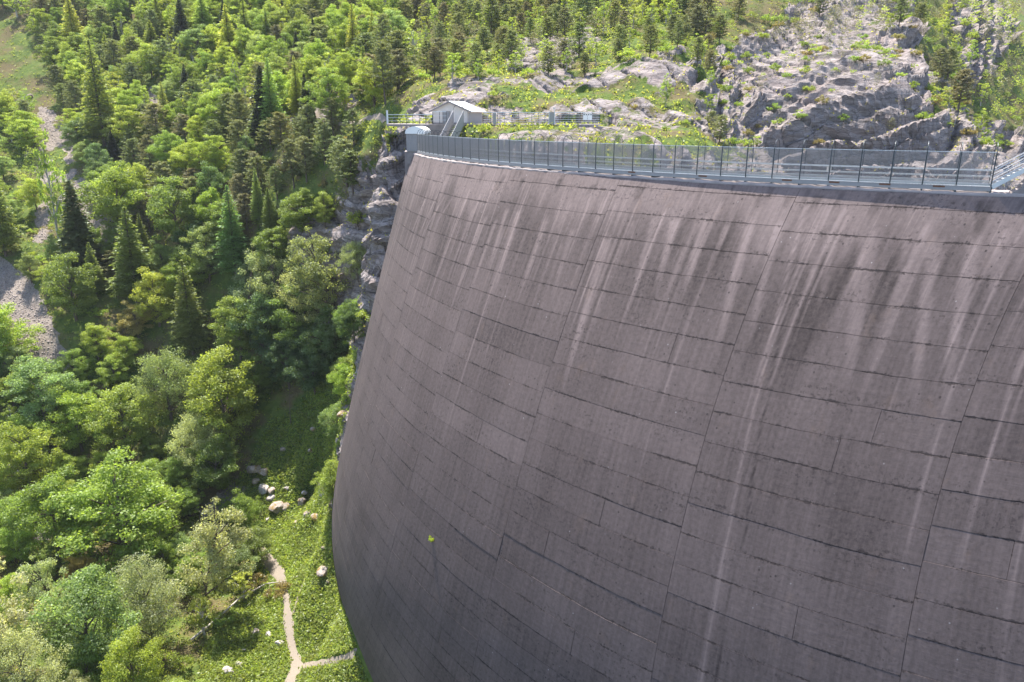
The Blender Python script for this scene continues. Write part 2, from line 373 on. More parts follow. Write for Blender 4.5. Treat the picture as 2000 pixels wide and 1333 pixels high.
rowpts(1770, [(375, 142), (300, 144), (230, 148), (180, 152), (120, 160), (90, 172), (50, 194), (0, 220), (-80, 262), (-200, 330)])
rowpts(1830, [(370, 136), (300, 140), (270, 143), (200, 172), (120, 192), (60, 215), (0, 245)])
rowpts(1900, [(370, 168), (300, 185), (200, 215), (120, 236), (60, 252), (0, 275), (-80, 320)])
rowpts(1960, [(370, 180), (300, 205), (200, 245), (120, 275), (80, 380), (0, 520), (-100, 640)])
rowpts(2060, [(370, 190), (300, 230), (220, 300), (140, 430), (60, 560), (0, 620), (-120, 720)])
rowpts(2400, [(370, 170), (300, 250), (220, 360), (140, 460), (60, 560), (-120, 720)])
for s in np.arange(0, 6.3, 0.7):                   # valley floor in front of the dam and the gorge behind it
    p = dam_pt(s, -74.0, 4.0); CT.append((float(p[0]), float(p[1]), -75.0))
for s, off, z in [(0.2, -14, -60), (1, -14, -62), (2, -13, -60), (3, -13, -48), (3.8, -12, -26), (4.6, -9, -8), (5.4, -7, -2.5), (0.5, -40, -75), (1.6, -38, -75), (2.4, -32, -60)]:
    p = dam_pt(s, 0.0, off); CT.append((float(p[0]), float(p[1]), z))
CT += [(-12.5, 112.0, -1.5), (-14.5, 109.0, -4), (-17.5, 108, -22), (-20.5, 105, -44), (-24, 107, -62), (0, 30, -77), (-40, 20, -78), (40, 10, -78), (0, -60, -80), (-150, 0, -60), (120, 0, -30), (-260, 60, -20), (260, 60, 20), (-420, 250, 60), (420, 250, 90), (0, 620, 190), (-300, 600, 170), (300, 760, 260), (0, 900, 300)]
CT = np.array(CT)
def rbf_fit(P, smooth=0.6):
    n = len(P); D = np.hypot(P[:, None, 0]-P[None, :, 0], P[:, None, 1]-P[None, :, 1])
    A = np.zeros((n+3, n+3)); A[:n, :n] = -D + np.eye(n)*smooth; A[:n, n] = 1; A[:n, n+1:] = P[:, :2]; A[n:, :n] = A[:n, n:].T
    b = np.zeros(n+3); b[:n] = P[:, 2]; return np.linalg.solve(A, b)
W = rbf_fit(CT)
def base_z(x, y):
    x = np.asarray(x, float).ravel(); y = np.asarray(y, float).ravel(); o = np.empty(len(x)); n = len(CT)
    for i in range(0, len(x), 20000):
        a = x[i:i+20000]; b = y[i:i+20000]
        d = np.sqrt((a[:, None]-CT[None, :, 0])**2+(b[:, None]-CT[None, :, 1])**2)
        o[i:i+20000] = -d@W[:n] + W[n] + W[n+1]*a + W[n+2]*b
    return o
NA, NR = 760, 500
az = np.radians(np.linspace(-47, 45, NA))
rp = np.concatenate([np.linspace(4, 58, 20), np.exp(np.linspace(math.log(60), math.log(330), 330)), np.exp(np.linspace(math.log(336), math.log(1100), 60))])
zp = base_z(np.outer(np.sin(az), rp), np.outer(np.cos(az), rp)).reshape(NA, -1)
TV = np.empty((NA, NR, 3))
for i in range(NA):
    z = zp[i]; dr = np.diff(rp); dz = np.diff(z); rm = (rp[1:]+rp[:-1])/2
    w = np.hypot(dr, dz*1.1)/np.maximum(rm, 70)*np.where(rm < 62, 0.25, 1.0)*np.where(rm > 340, 0.35, 1.0)
    if i == 0: sm = w
    sm = 0.8*sm + 0.2*w if i else w                # keep neighbouring columns alike
    c = np.concatenate([[0], np.cumsum(sm)]); r = np.interp(np.linspace(0, c[-1], NR), c, rp)
    TV[i, :, 0] = np.sin(az[i])*r; TV[i, :, 1] = np.cos(az[i])*r; TV[i, :, 2] = np.interp(r, rp, z)
# normals of the smooth base
gu = np.gradient(TV, axis=0); gv = np.gradient(TV, axis=1); TN = np.cross(gv, gu); TN /= np.linalg.norm(TN, axis=2, keepdims=True)+1e-9
TN[TN[..., 2] < 0] *= -1
V = TV.reshape(-1, 3).copy(); N = TN.reshape(-1, 3)
ppx, ppy = project(V)
Z_ROCK = [[(565, 440), (640, 415), (715, 395), (745, 330), (790, 250), (830, 262), (815, 300), (740, 640), (690, 700), (690, 560), (600, 500), (560, 500)],
          [(800, 205), (850, 180), (920, 150), (1000, 150), (1100, 132), (1180, 138), (1340, 108), (1385, 150), (1480, 280), (1500, 400), (1000, 400), (960, 262), (1170, 240), (1170, 225), (780, 238)],
          [(990, 85), (1160, 70), (1180, 100), (1100, 128), (1000, 142), (980, 120)],
          [(1390, 110), (1500, 60), (1560, 0), (1560, -80), (1770, -80), (1790, 60), (1820, 170), (1875, 280), (1870, 420), (1420, 420), (1470, 270), (1400, 180)],
          [(1850, 0), (1970, 0), (1965, 90), (1900, 180), (1860, 110)], [(1860, 210), (1940, 240), (1980, 330), (1860, 380)]]
Z_SCREE = [[(-60, 480), (20, 505), (60, 560), (110, 640), (155, 745), (140, 770), (70, 700), (0, 610), (-60, 560)],
           [(70, 210), (112, 205), (150, 280), (165, 350), (215, 395), (245, 460), (300, 500), (240, 520), (185, 450), (130, 410), (95, 400), (90, 480), (60, 480), (80, 380), (60, 300)],
           [(-20, 860), (30, 860), (45, 930), (-20, 940)],
           [(385, 985), (430, 950), (480, 935), (470, 965), (400, 1015)], [(60, 1020), (140, 1010), (150, 1050), (60, 1055)],
           [(420, 115), (470, 125), (490, 150), (440, 140)], [(290, 180), (330, 190), (315, 260), (290, 250)], [(590, 205), (690, 195), (690, 212), (620, 225), (640, 240), (590, 240)]]
MEADOW = [(700, 680), (640, 715), (585, 800), (520, 830), (490, 900), (440, 965), (515, 1000), (500, 1060), (500, 1130), (520, 1160), (460, 1190), (405, 1260), (380, 1450), (760, 1450), (720, 1333), (640, 1000)]
TERR = [(650, 232), (810, 236), (830, 300), (800, 300), (760, 250), (680, 275)]
rock = np.zeros(len(V)); scree = np.zeros(len(V)); lush = np.zeros(len(V))
wob = np.stack([vnoise(V, 9, 5), vnoise(V, 9, 6)], 1)*14 + np.stack([vnoise(V, 2.5, 7), vnoise(V, 2.5, 8)], 1)*7
qx, qy = ppx+wob[:, 0], ppy+wob[:, 1]
for z in Z_ROCK: rock[inpoly(qx, qy, z)] = 1
for z in Z_SCREE: scree[inpoly(qx, qy, z)] = 1
scree *= np.where(inpoly(qx, qy, Z_SCREE[0]), 1.0, np.clip(0.95 - 2.2*np.clip(fbm(V, 7, 4, 19)+0.05, 0, 1), 0, 1))
slope = 1-N[:, 2]
front = (V[:, 1] > 60)
rock = np.maximum(rock*0.78, np.clip((slope-np.where(ppx < 740, 0.52, 0.32))*3.2, 0, 1)*0.75)
rock[(ppx > 1250) & (ppy > 255) & (V[:, 1] > 88)] = 0.8
flat = np.clip((0.16-slope)*8, 0, 1)
rock *= 1-0.30*flat*(rock < 0.9)
rock *= 1-scree
lush[inpoly(qx, qy, MEADOW)] = 1
lush[inpoly(qx, qy, TERR)] = 0.5
rock[inpoly(qx, qy, MEADOW)] *= 0.0
# rocks proud of the base: beds that dip to the left, blocks and joints
bn = np.array([-0.30, -0.20, 0.93]); bn /= np.linalg.norm(bn)
bd = V@bn + fbm(V, 14, 3, 31)*1.6
saw = (bd/2.3) % 1.0; saw = np.where(saw < 0.82, saw/0.82, (1-saw)/0.18)-0.5
saw2 = (bd/0.8+0.3) % 1.0; saw2 = np.where(saw2 < 0.8, saw2/0.8, (1-saw2)/0.2)-0.5
VB = V*0.55 + np.outer(V@bn, bn)*2.0; blk = fbm(VB, 6.5, 5, 41, True, 0.55); blk2 = fbm(V, 22, 3, 51)
kst = V@np.array([0.75, 0.5, 0.25]); jt = (kst/5.0 + vnoise(V, 18, 61)) % 1.0; jt = -np.exp(-((jt-0.5)/0.06)**2)
bd3 = (bd/5.2+0.2) % 1.0; saw3 = np.where(bd3 < 0.75, bd3/0.75, (1-bd3)/0.25)-0.5
outc = inpoly(ppx, ppy, Z_ROCK[1])*1.0; clf = (inpoly(ppx, ppy, Z_ROCK[3]) | inpoly(ppx, ppy, Z_ROCK[4]))*1.0
grs = np.clip(fbm(V, 7, 4, 77)*3.0+0.1, 0, 1); rock = np.where(outc > 0, rock*(1-0.75*grs*np.clip((0.45-slope)*4, 0, 1)), rock)
rd = rock*(saw*(1.3+0.5*outc) + saw2*0.45*(1-0.6*outc) + saw3*(2.4+1.2*outc) + blk*(1.15-0.45*outc-0.55*clf) + blk2*(2.2-1.0*clf) + jt*(1.8+0.6*outc-0.4*clf) + clf*(saw*0.5+saw2*0.35+saw3*1.3))
far = np.clip(V[:, 1]/180, 0.6, 2.5)
soil = (1-rock)*(fbm(V, 11, 4, 71)*0.9*np.where(lush > 0.4, 0.35, 1.0) + fbm(V, 2.2, 2, 81)*0.16*np.where(lush > 0.4, 0.5, 1))
nearhut = np.exp(-(((V[:, 0]+2)/30)**2+((V[:, 1]-120)/16)**2))*(V[:, 2] > 1.5)
flatten = np.where((ppx > 780) & (ppx < 1190) & (ppy > 236) & (ppy < 262) & (V[:, 2] > 1), 0.25, 1.0)
nd = (rd*np.clip(far, 0.6, 1.6)+soil)*(V[:, 1] > 55)*flatten
V += N*nd[:, None]
tpoly = [(-24.5, 112.5), (-10.5, 109.5), (16.0, 110.0), (16.5, 122), (-24, 122)]
inn = inpoly(V[:, 0], V[:, 1], tpoly) & (V[:, 2] > -2); V[inn, 2] = np.minimum(V[inn, 2], 3.55)
# keep the rocks off the dam's face
cx_, cy_, r_ = dam_cr(np.clip(V[:, 2], -80, 0)); dd = np.hypot(V[:, 0]-cx_, V[:, 1]-cy_)-r_
I = np.arange(NA*NR).reshape(NA, NR)
TF = np.stack([I[:-1, :-1], I[1:, :-1], I[1:, 1:], I[:-1, 1:]], -1).reshape(-1, 4)[:, ::-1]
me = mesh_np('terrain', V, TF, [M['terrain']], True, {'mask': np.stack([rock, scree, lush], 1), 'bed': bd})
me.polygons.foreach_set('use_smooth', rock[TF[:, 0]] < 0.45)
ter = tag(link('terrain', me), 'steep mountain valley sides of rock, scree and grass around the dam', None, None, 'structure')
BV = BVHTree.FromPolygons(V.tolist(), TF.tolist())
def at(px, py):
    r = ray(px, py); h = BV.ray_cast(Vector((0, 0, CZ)), r.normalized()); return h[0] if h[0] else pt(px, py, 150)
def down(x, y):
    h = BV.ray_cast(Vector((x, y, 400)), Vector((0, 0, -1))); return h[0] if h[0] else None
def in_dam(px, py):
    h = dam_hit(px, py); return h is not None

# ------------------------------------------------------------------ dam
dam = empty('dam', (0, 0, 0), 'huge curved concrete arch dam with stained grey face and tooth-like dark joints', 'dam')
LIFT = 1.997; ZB = -78.0
STK = []          # (u, z_top, z_bottom, half width, strength)
def streak(x0, y0, x1, y1, w, k):
    a = dam_hit(x0, y0); b = dam_hit(x1, y1)
    if a and b: STK.append((u_of(a[0]), u_of(b[0]), a[1], b[1], w, k))
for a in [(1188, 465, 1098, 765, .40, .75), (1068, 428, 1011, 592, .36, .6), (1119, 449, 1077, 590, .34, .5), (1281, 425, 1233, 580, .30, .55),
          (1320, 428, 1281, 575, .40, .75), (1377, 425, 1338, 570, .36, .55), (1467, 436, 1398, 710, .40, .70), (1523, 436, 1463, 674, .32, .6),
          (1014, 414, 966, 570, .30, .55), (990, 410, 954, 530, .28, .6), (969, 431, 921, 565, .28, .6), (939, 434, 890, 570, .28, .55),
          (1700, 460, 1655, 770, .62, .50), (1829, 470, 1787, 790, .42, .62), (1907, 465, 1845, 790, .44, .70), (1592, 468, 1578, 600, .32, .35), (1628, 465, 1600, 620, .28, .35),
          (832, 386, 784, 509, .25, .5), (868, 384, 820, 470, .25, .5), (910, 389, 832, 600, .25, .55), (925, 407, 870, 560, .25, .5), (949, 425, 872, 625, .26, .6),
          (855, 380, 800, 500, .2, .45), (885, 385, 850, 440, .2, .5), (1240, 430, 1222, 500, .25, .35), (1420, 440, 1400, 500, .25, .35), (1775, 455, 1752, 560, .22, .4), (1965, 450, 1935, 620, .35, .35), (1946, 480, 1930, 600, .2, .3)]:
    streak(*a)
for a in [(1487, 383, 1474, 414, .35, -.55), (1541, 383, 1530, 410, .3, -.5), (1598, 384, 1588, 414, .35, -.55), (1728, 386, 1716, 440, .75, -.5), (1868, 388, 1857, 442, .65, -.55),
          (1925, 390, 1906, 468, .5, -.55), (1798, 388, 1790, 404, .3, -.4), (1625, 383, 1619, 398, .2, -.4), (1420, 380, 1410, 405, .3, -.4), (1352, 372, 1340, 392, .3, -.4),
          (1255, 366, 1238, 402, .3, -.5), (1160, 362, 1143, 385, .3, -.55), (1095, 352, 1080, 385, .32, -.6), (985, 345, 965, 380, .32, -.6), (1022, 350, 1010, 375, .3, -.5), (945, 340, 935, 360, .3, -.5)]:
    streak(*a)  # short dark streaks tapering down from the crest
for k in range(75):  # thin lime runs
    u = rng.uniform(4, 100); z0 = rng.uniform(-3.2, -0.8); L_ = rng.uniform(4, 15) if k % 4 else rng.uniform(14, 30); STK.append((u, u+rng.uniform(-.02, .02)*L_, z0, z0-L_, rng.uniform(.07, .17), rng.uniform(.3, .7)))
for k in range(70):  # many faint ones
    u = rng.uniform(0, 100); z0 = rng.uniform(-6, -1.5); STK.append((u, u+rng.uniform(-.3, .3), z0, z0-rng.uniform(3, 12), rng.uniform(.1, .3), rng.choice([-.22, -.2, .22, .25])))
for k in range(46):  # short dark tongues narrowing downwards from the coping
    u = rng.uniform(5, 100); STK.append((u, u, -0.1, -rng.uniform(.8, 2.6), rng.uniform(.12, .35), -rng.uniform(.25, .5)))
def stain_streak_at(U, Z):
    P = np.stack([U, np.zeros_like(U), np.zeros_like(U)], -1); sh = U.shape; P = P.reshape(-1, 3)
    n1 = vnoise(P, 1.1, 3).reshape(sh); n2 = vnoise(P, 4.0, 4).reshape(sh)
    top = -3.2 - 1.6*n2 - 1.3*n1
    o = 0.62/(1+np.exp(-(Z-top)/0.55))                              # pale washed band under the crest
    o += -0.16*np.exp(-((Z-(top-3.5))/3.5)**2)*(1+0.8*n1)            # dark zone below it
    o += -0.10*np.clip((-Z-20)/60, 0, 1)
    n3 = vnoise(P, 0.42, 8).reshape(sh)*0.6 + vnoise(P, 0.9, 9).reshape(sh)*0.5; fr = np.clip(0.75+1.0*n3, 0.05, 1.5)
    for ua, ub, za, zb, w, k in STK:
        f = (Z-za)/(zb-za); uc = ua+(ub-ua)*f; ww = w*(1.1-0.55*np.clip(f, 0, 1)) if k > 0 else w*(1.15-1.0*np.clip(f, 0, 1))
        e = np.clip((f+0.03)/0.06, 0, 1)*np.clip((1.05-f)/(0.45 if k > 0 else 0.5), 0, 1)
        o += k*np.exp(-(np.abs(U-uc)/np.maximum(ww, 0.03))**6)*e*(fr if (k < 0 and w > 0.4) else 1.0)
    # the long pale lime line and the dark crack beside it
    for k_ in LINES:
        us, zs, w0, w1, st = k_; uc = np.interp(-Z, -zs, us); m = (Z < zs[0]) & (Z > zs[-1]-20)
        w = np.interp(-Z, [-zs[0], -zs[-1]], [w0, w1]); o += st*np.exp(-(np.abs(U-uc)/w)**2)*m
    return o
LINES = []
def line(pts, w0, w1, st):
    h = [dam_hit(*p) for p in pts]; LINES.append((np.array([u_of(a[0]) for a in h]), np.array([a[1] for a in h]), w0, w1, st))
line([(1575, 400), (1545, 510), (1515, 630), (1480, 770), (1450, 900), (1425, 1030), (1400, 1160), (1370, 1330)], 0.06, 0.17, 0.75)
line([(1585, 400), (1556, 510), (1530, 630), (1500, 770), (1475, 900), (1458, 1030), (1425, 1160), (1398, 1330)], 0.05, 0.07, -0.5)
TONE = []
for a, b, k in [((1055, 792), (1370, 905), .16), ((845, 815), (1025, 905), .18), ((1315, 1050), (1600, 1130), .15), ((1610, 1130), (1800, 1190), .10), ((1870, 1050), (1990, 1090), .10), ((1240, 690), (1300, 715), .07)]:
    h = dam_hit((a[0]+b[0])/2, (a[1]+b[1])/2); 
    if h: TONE.append((int(h[0]), h[1], k))
def panel(b, s0, s1, z1, z0, dz):
    """one lift: joint coordinates s0..s1 of block b, top z1, bottom z0"""
    L = abs(u_of(s1)-u_of(s0)); n = max(4, int(L/0.17)); m = 5
    g = 0.016/15.0
    ss = np.linspace(s0+g, s1-g, n+1); zz = np.linspace(z1-0.011, z0+0.011, m+1)
    S, Z = np.meshgrid(ss, zz, indexing='ij'); Z = Z.copy()
    U = u_of(S)
    jag = vnoise(np.stack([U[:, 0], np.full(n+1, z1*3.1), np.zeros(n+1)], 1), 0.6, 91)*0.018 + vnoise(np.stack([U[:, 0], np.full(n+1, z1*3.1), np.zeros(n+1)], 1), 5.0, 92)*0.05
    jag2 = vnoise(np.stack([U[:, 0], np.full(n+1, z0*3.1), np.zeros(n+1)], 1), 0.6, 91)*0.018 + vnoise(np.stack([U[:, 0], np.full(n+1, z0*3.1), np.zeros(n+1)], 1), 5.0, 92)*0.05
    Z[:, 0] += jag - np.abs(jag)*0.25; Z[:, -1] += jag2 + np.abs(jag2)*0.25
    off = dz + vnoise(np.stack([U.ravel(), Z.ravel(), Z.ravel()*0], 1), 2.5, 95).reshape(U.shape)*0.012
    P = dam_pt(S, Z, 0) ; cx, cy, r = dam_cr(Z); A = dam_ang(S, Z)
    P[..., 0] += off*np.cos(A); P[..., 1] += off*np.sin(A)
    Vv = P.reshape(-1, 3); I = np.arange((n+1)*(m+1)).reshape(n+1, m+1)
    F = np.stack([I[:-1, :-1], I[1:, :-1], I[1:, 1:], I[:-1, 1:]], -1).reshape(-1, 4)
    # skirt into the joint
    loop = np.concatenate([I[:, 0], I[-1, 1:], I[-2::-1, -1], I[0, -2:0:-1]])
    Q = Vv[loop].copy(); al = A.ravel()[loop]; Q[:, 0] -= 0.07*np.cos(al); Q[:, 1] -= 0.07*np.sin(al)
    k = len(Vv); j = np.arange(len(loop)); nl_ = len(loop); F2 = np.stack([k+j, k+nl_+j, k+nl_+np.roll(j, -1), k+np.roll(j, -1)], -1)
    AV = np.concatenate([Vv, Vv[loop], Q]); AF = np.concatenate([F, F2])
    uz = np.stack([U.ravel(), Z.ravel(), np.zeros(U.size)], 1); st = np.stack([(U-U.min()).ravel(), (Z-z0).ravel(), np.full(U.size, z1-z0)], 1)
    tone = rng.normal(0, 0.055)
    for tb, tz, tk in TONE:
        if tb == b and z0 <= tz < z1: tone = tk
    stn = stain_streak_at(U, Z).ravel()
    f = lambda a: np.concatenate([a, a[loop], a[loop]])
    mm = mesh_np('concrete_panel', AV, AF, [M['concrete']], False, {'uz': f(uz), 'st': f(st), 'stain_streak': f(stn), 'tone': np.full(len(AV), tone)})
    mm.polygons.foreach_set('use_smooth', np.concatenate([np.ones(len(F), bool), np.zeros(len(F2), bool)]))
    return mm
BOFF = {0: -2.7, 1: -3.04, 2: -2.72, 3: -3.12, 4: -3.4, 5: -2.35, 6: -2.9}
npanel = 0
for b in range(7):
    z1 = -0.02; z0 = BOFF[b]+1.997 if BOFF[b] < -2.4 else BOFF[b]
    k = 0; lim = {0: -36, 1: -46, 2: -56}.get(b, ZB)
    while z1 > lim:
        cut = [b, b+1]
        if k > 3 and random.random() < 0.20: cut = [b, b+random.choice([0.3, 0.42, 0.55, 0.7]), b+1]
        if b == 6 and z1 < -20: cut = [b, b+0.6]
        for i in range(len(cut)-1):
            o = link('concrete_panel', panel(b, cut[i], cut[i+1], z1, z0, rng.normal(0, 0.007)), dam); npanel += 1
        z1 = z0; z0 = z1-LIFT; k += 1
print('dam panels', npanel)
# core wall behind the panels, coping and downstream face
ss = np.linspace(0.0, 7.0, 120); zz = np.linspace(-0.03, -84, 60); S, Z = np.meshgrid(ss, zz, indexing='ij')
P = dam_pt(S, Z, -0.055); B = dam_pt(S, np.zeros_like(Z), -3.4 - 0*Z); B[..., 2] = Z
I = np.arange(S.size).reshape(S.shape); q = lambda I: np.stack([I[:-1, :-1], I[1:, :-1], I[1:, 1:], I[:-1, 1:]], -1).reshape(-1, 4)
VV = np.concatenate([P.reshape(-1, 3), B.reshape(-1, 3)]); k = S.size
T1 = np.stack([I[:-1, 0], k+I[:-1, 0], k+I[1:, 0], I[1:, 0]], -1); E1 = np.stack([I[-1, :-1], k+I[-1, :-1], k+I[-1, 1:], I[-1, 1:]], -1); E0 = np.stack([I[0, :-1], I[0, 1:], k+I[0, 1:], k+I[0, :-1]], -1)
uzc = np.stack([u_of(S).ravel(), Z.ravel(), Z.ravel()*0], 1)
mm = mesh_np('core_wall', VV, np.concatenate([q(I), q(k+I)[:, ::-1], T1, E1, E0]), [M['concrete']], False,
             {'uz': np.concatenate([uzc, uzc]), 'st': np.tile([1.0, 1.0, 2.0], (len(VV), 1)), 'stain_streak': np.full(len(VV), -0.45), 'tone': np.zeros(len(VV))})
link('core_wall', mm, dam)
# ragged pale coping along the crest
n = 560; ss = np.linspace(0.98, 6.98, n); V_ = []
for row, (off, z) in enumerate([(0.03, -0.16), (0.05, 0.0), (0.0, 0.10), (-0.35, 0.11), (-3.4, 0.07), (-3.45, -0.3)]):
    P = dam_pt(ss, np.zeros(n), 0); a = dam_ang(ss, np.zeros(n)); UU = u_of(ss)
    j1 = vnoise(np.stack([UU, np.full(n, row*7.), UU*0], 1), 0.7, 15); j2 = vnoise(np.stack([UU, np.full(n, row*7.), UU*0], 1), 0.25, 16)
    o_ = off + (j1*0.03+j2*0.02)*(row < 3); P[:, 0] += o_*np.cos(a); P[:, 1] += o_*np.sin(a); P[:, 2] = z + (j1*0.05+j2*0.03)*(row < 4); V_.append(P)
V_ = np.stack(V_, 1); I = np.arange(n*6).reshape(n, 6)
link('coping', mesh_np('coping', V_.reshape(-1, 3), q(I)[:, ::-1], [M['coping']]), dam)
# broken raised end of the crest wall at the near end
mb = MB()
for s0, s1, za, zb in [(0.5, 1.118, 1.9, 1.75), (1.118, 1.140, 1.62, 1.25), (1.140, 1.158, 1.02, 0.65), (1.158, 1.185, 0.50, 0.2)]:
    a0 = dam_pt(s0, 0.0, 0.02); a1 = dam_pt(s1, 0.0, 0.02); b0 = dam_pt(s0, 0.0, -1.4); b1 = dam_pt(s1, 0.0, -1.4)
    mb.hexa([(p[0], p[1], 0.05) for p in (a0, a1, b1, b0)] + [(a0[0], a0[1], za), (a1[0], a1[1], zb), (b1[0], b1[1], zb-.05), (b0[0], b0[1], za)])
part('parapet', mb, M['wallcon'], dam)

# ------------------------------------------------------------------ walkway on the crest
CEN = Vector((C0[0], C0[1], 0)); R0 = RR[0]
def cpt(adeg, off, z):
    a = R_(adeg); return Vector((C0[0]+(R0+off)*math.cos(a), C0[1]+(R0+off)*math.sin(a), z))
A0, NP = -165.6, 37; DA = (-115.2-A0)/(NP-1)
PA = [A0 + DA*i for i in range(NP)]
walk = empty('walkway', cpt(PA[18], -1, 0.1), 'blue-grey steel walkway with hooped mesh fence running along the dam crest', 'walkway')
OF, OB, ZD = -0.38, -1.62, 0.52
def arc(off, z, w, h, a0=A0, a1=PA[-1], n=110):
    mb = MB(); P = [cpt(a0+(a1-a0)*i/n, off, z) for i in range(n+1)]
    V_ = []; F_ = []
    for i, p in enumerate(P):
        a = R_(a0+(a1-a0)*i/n); rd = Vector((math.cos(a), math.sin(a), 0))
        for x, y in ((-1, -1), (1, -1), (1, 1), (-1, 1)): V_.append(p + rd*(x*w/2) + Vector((0, 0, y*h/2)))
    for i in range(n):
        for k in range(4): k2 = (k+1) % 4; F_.append((i*4+k, i*4+k2, i*4+4+k2, i*4+4+k))
    F_ += [(0, 1, 2, 3), tuple(n*4+k for k in (3, 2, 1, 0))]
    return mb.add(V_, F_)
part('beam', arc(OF+0.07, ZD-0.17, 0.07, 0.30), M['steel'], walk); part('beam', arc(OB-0.07, ZD-0.17, 0.07, 0.30), M['steel'], walk)
mb = MB(); na_ = 800
for i in range(na_):
    a = A0+(PA[-1]-A0)*(i+0.5)/na_; t_ = R_(a); rd_ = Vector((math.cos(t_), math.sin(t_), 0)); mb.box(cpt(a, (OF+OB)/2, ZD-0.02), (abs(OB-OF)-0.02, 0.035, 0.04), rd_, Vector((-rd_.y, rd_.x, 0)))
part('deck_grating', mb, M['galv'], walk)
for off in (OF-0.07, OB+0.05):
    for z, w in ((ZD+1.02, 0.065), (ZD+0.62, 0.05), (ZD+0.30, 0.045)):
        part('handrail', arc(off, z, w, w), M['galv'], walk)
    part('toe_board', arc(off, ZD+0.08, 0.03, 0.13), M['galv'], walk)
part('top_rail', arc(OF, 2.74, 0.035, 0.04), M['galv'], walk)
# one hooped post, one mesh panel; copied round the arc
def hoop_mesh():
    mb = MB(); w = OF-OB; r = w/2
    mb.bar((0, 0, 0.12), (0, 0, 2.74), 0.075, 0.06); mb.bar((-w, 0, 0.12), (-w, 0, 2.74), 0.06, 0.06)
    pts = [(-r + r*math.cos(t), 0, 2.74+r*1.0*math.sin(t)) for t in np.linspace(0, math.pi, 13)]
    mb.tube(pts, 0.026, 5); mb.box((0.02, 0, 0.35), (0.16, 0.14, 0.30)); mb.box((-w, 0, 0.35), (0.14, 0.12, 0.30))
    return mb.mesh('fence_post', M['dark_steel'])
def bar_mesh():
    L = R0*R_(DA)-0.09; mb = MB()
    for k in range(28):
        z = 0.62+k*0.0765; mb.box((0, 0, z), (0.012, L, 0.012))
    for k in range(29):
        y = -L/2+L*k/28; mb.box((-0.024, y, 1.66), (0.030, 0.004, 2.12))
    for y in (-L/2, L/2): mb.box((0, y, 1.66), (0.03, 0.02, 2.14))
    return mb.mesh('mesh_panel', M['steel'])
hm, bm_ = hoop_mesh(), bar_mesh()
sleeper = MB().box((-0.6, 0, 0.14), (1.35, 0.10, 0.13)).mesh('cross_beam', M['dark_steel'])
for i, a in enumerate(PA):
    for nm, mesh_, aa in (('fence_post', hm, a), ('mesh_panel', bm_, a+DA/2), ('cross_beam', sleeper, a)):
        if nm == 'mesh_panel' and i == NP-1: continue
        if nm == 'mesh_panel': o = link(nm, mesh_, walk); o.location = cpt(aa, OB, 0)-walk.location; o.rotation_euler = (0, 0, R_(aa))
        o = link(nm, mesh_, walk); o.location = cpt(aa, OF, 0)-walk.location; o.rotation_euler = (0, 0, R_(aa))
# rusted patches of the near beam
for a in (-117.3, -119.6, -124.2, -128.8, -133.4, -121.9):
    part('rust_patch', arc(OF+0.11, ZD-0.10, 0.01, 0.12, a-0.25, a+0.25, 3), M['rust'], walk)
# steps up to the raised platform
ta = R_(PA[-1]); tn = Vector((-math.sin(ta), math.cos(ta), 0)); rd = Vector((math.cos(ta), math.sin(ta), 0))
def wp(off, s, z): p = cpt(PA[-1], off, 0); return Vector((p.x, p.y, 0)) + tn*s + Vector((0, 0, z))
RUN, RISE = 1.75, 1.20
for off in (OF, OB):
    part('stair_string', MB().bar(wp(off, 0.05, ZD-0.05), wp(off, RUN, ZD+RISE-0.05), 0.06, 0.30), M['galv'], walk)
    part('beam', MB().bar(wp(off, RUN, ZD+RISE-0.12), wp(off, RUN+6, ZD+RISE-0.12), 0.07, 0.26), M['steel'], walk)
    for h in (1.02, 0.62, 0.30):
        part('handrail', MB().tube([wp(off, 0, ZD+h), wp(off, RUN, ZD+RISE+h), wp(off, RUN+6, ZD+RISE+h)], 0.03, 6), M['galv'], walk)
for k in range(6):
    part('tread', MB().box(wp((OF+OB)/2, 0.18+k*0.29, ZD+0.1+k*0.2), (1.2, 0.26, 0.03), rd, tn), M['galv'], walk)
part('deck', MB().box(wp((OF+OB)/2, RUN+3, ZD+RISE-0.02), (1.2, 6, 0.05), rd, tn), M['galv'], walk)
for s_ in (RUN+0.7, RUN+2.7, RUN+4.7):
    o = link('fence_post', hm, walk); p = wp(OF, s_, RISE); o.location = p-walk.location; o.rotation_euler = (0, 0, ta)
    part('prop', MB().bar(wp(OF, s_, 0.1), wp(OF, s_, ZD+RISE), 0.12), M['steel'], walk)
mb = MB()
for k in range(34): mb.bar(wp(OF, RUN+0.1, ZD+RISE+0.1+k*0.0625), wp(OF, RUN+6, ZD+RISE+0.1+k*0.0625), 0.016)
part('mesh_panel', mb, M['steel'], walk)
mb = MB()
for k in range(34): mb.bar(wp(OF, 0.05, ZD+0.1+k*0.0625), wp(OF, RUN+0.1, ZD+0.1+k*0.0625), 0.016)
part('mesh_panel', mb, M['steel'], walk)
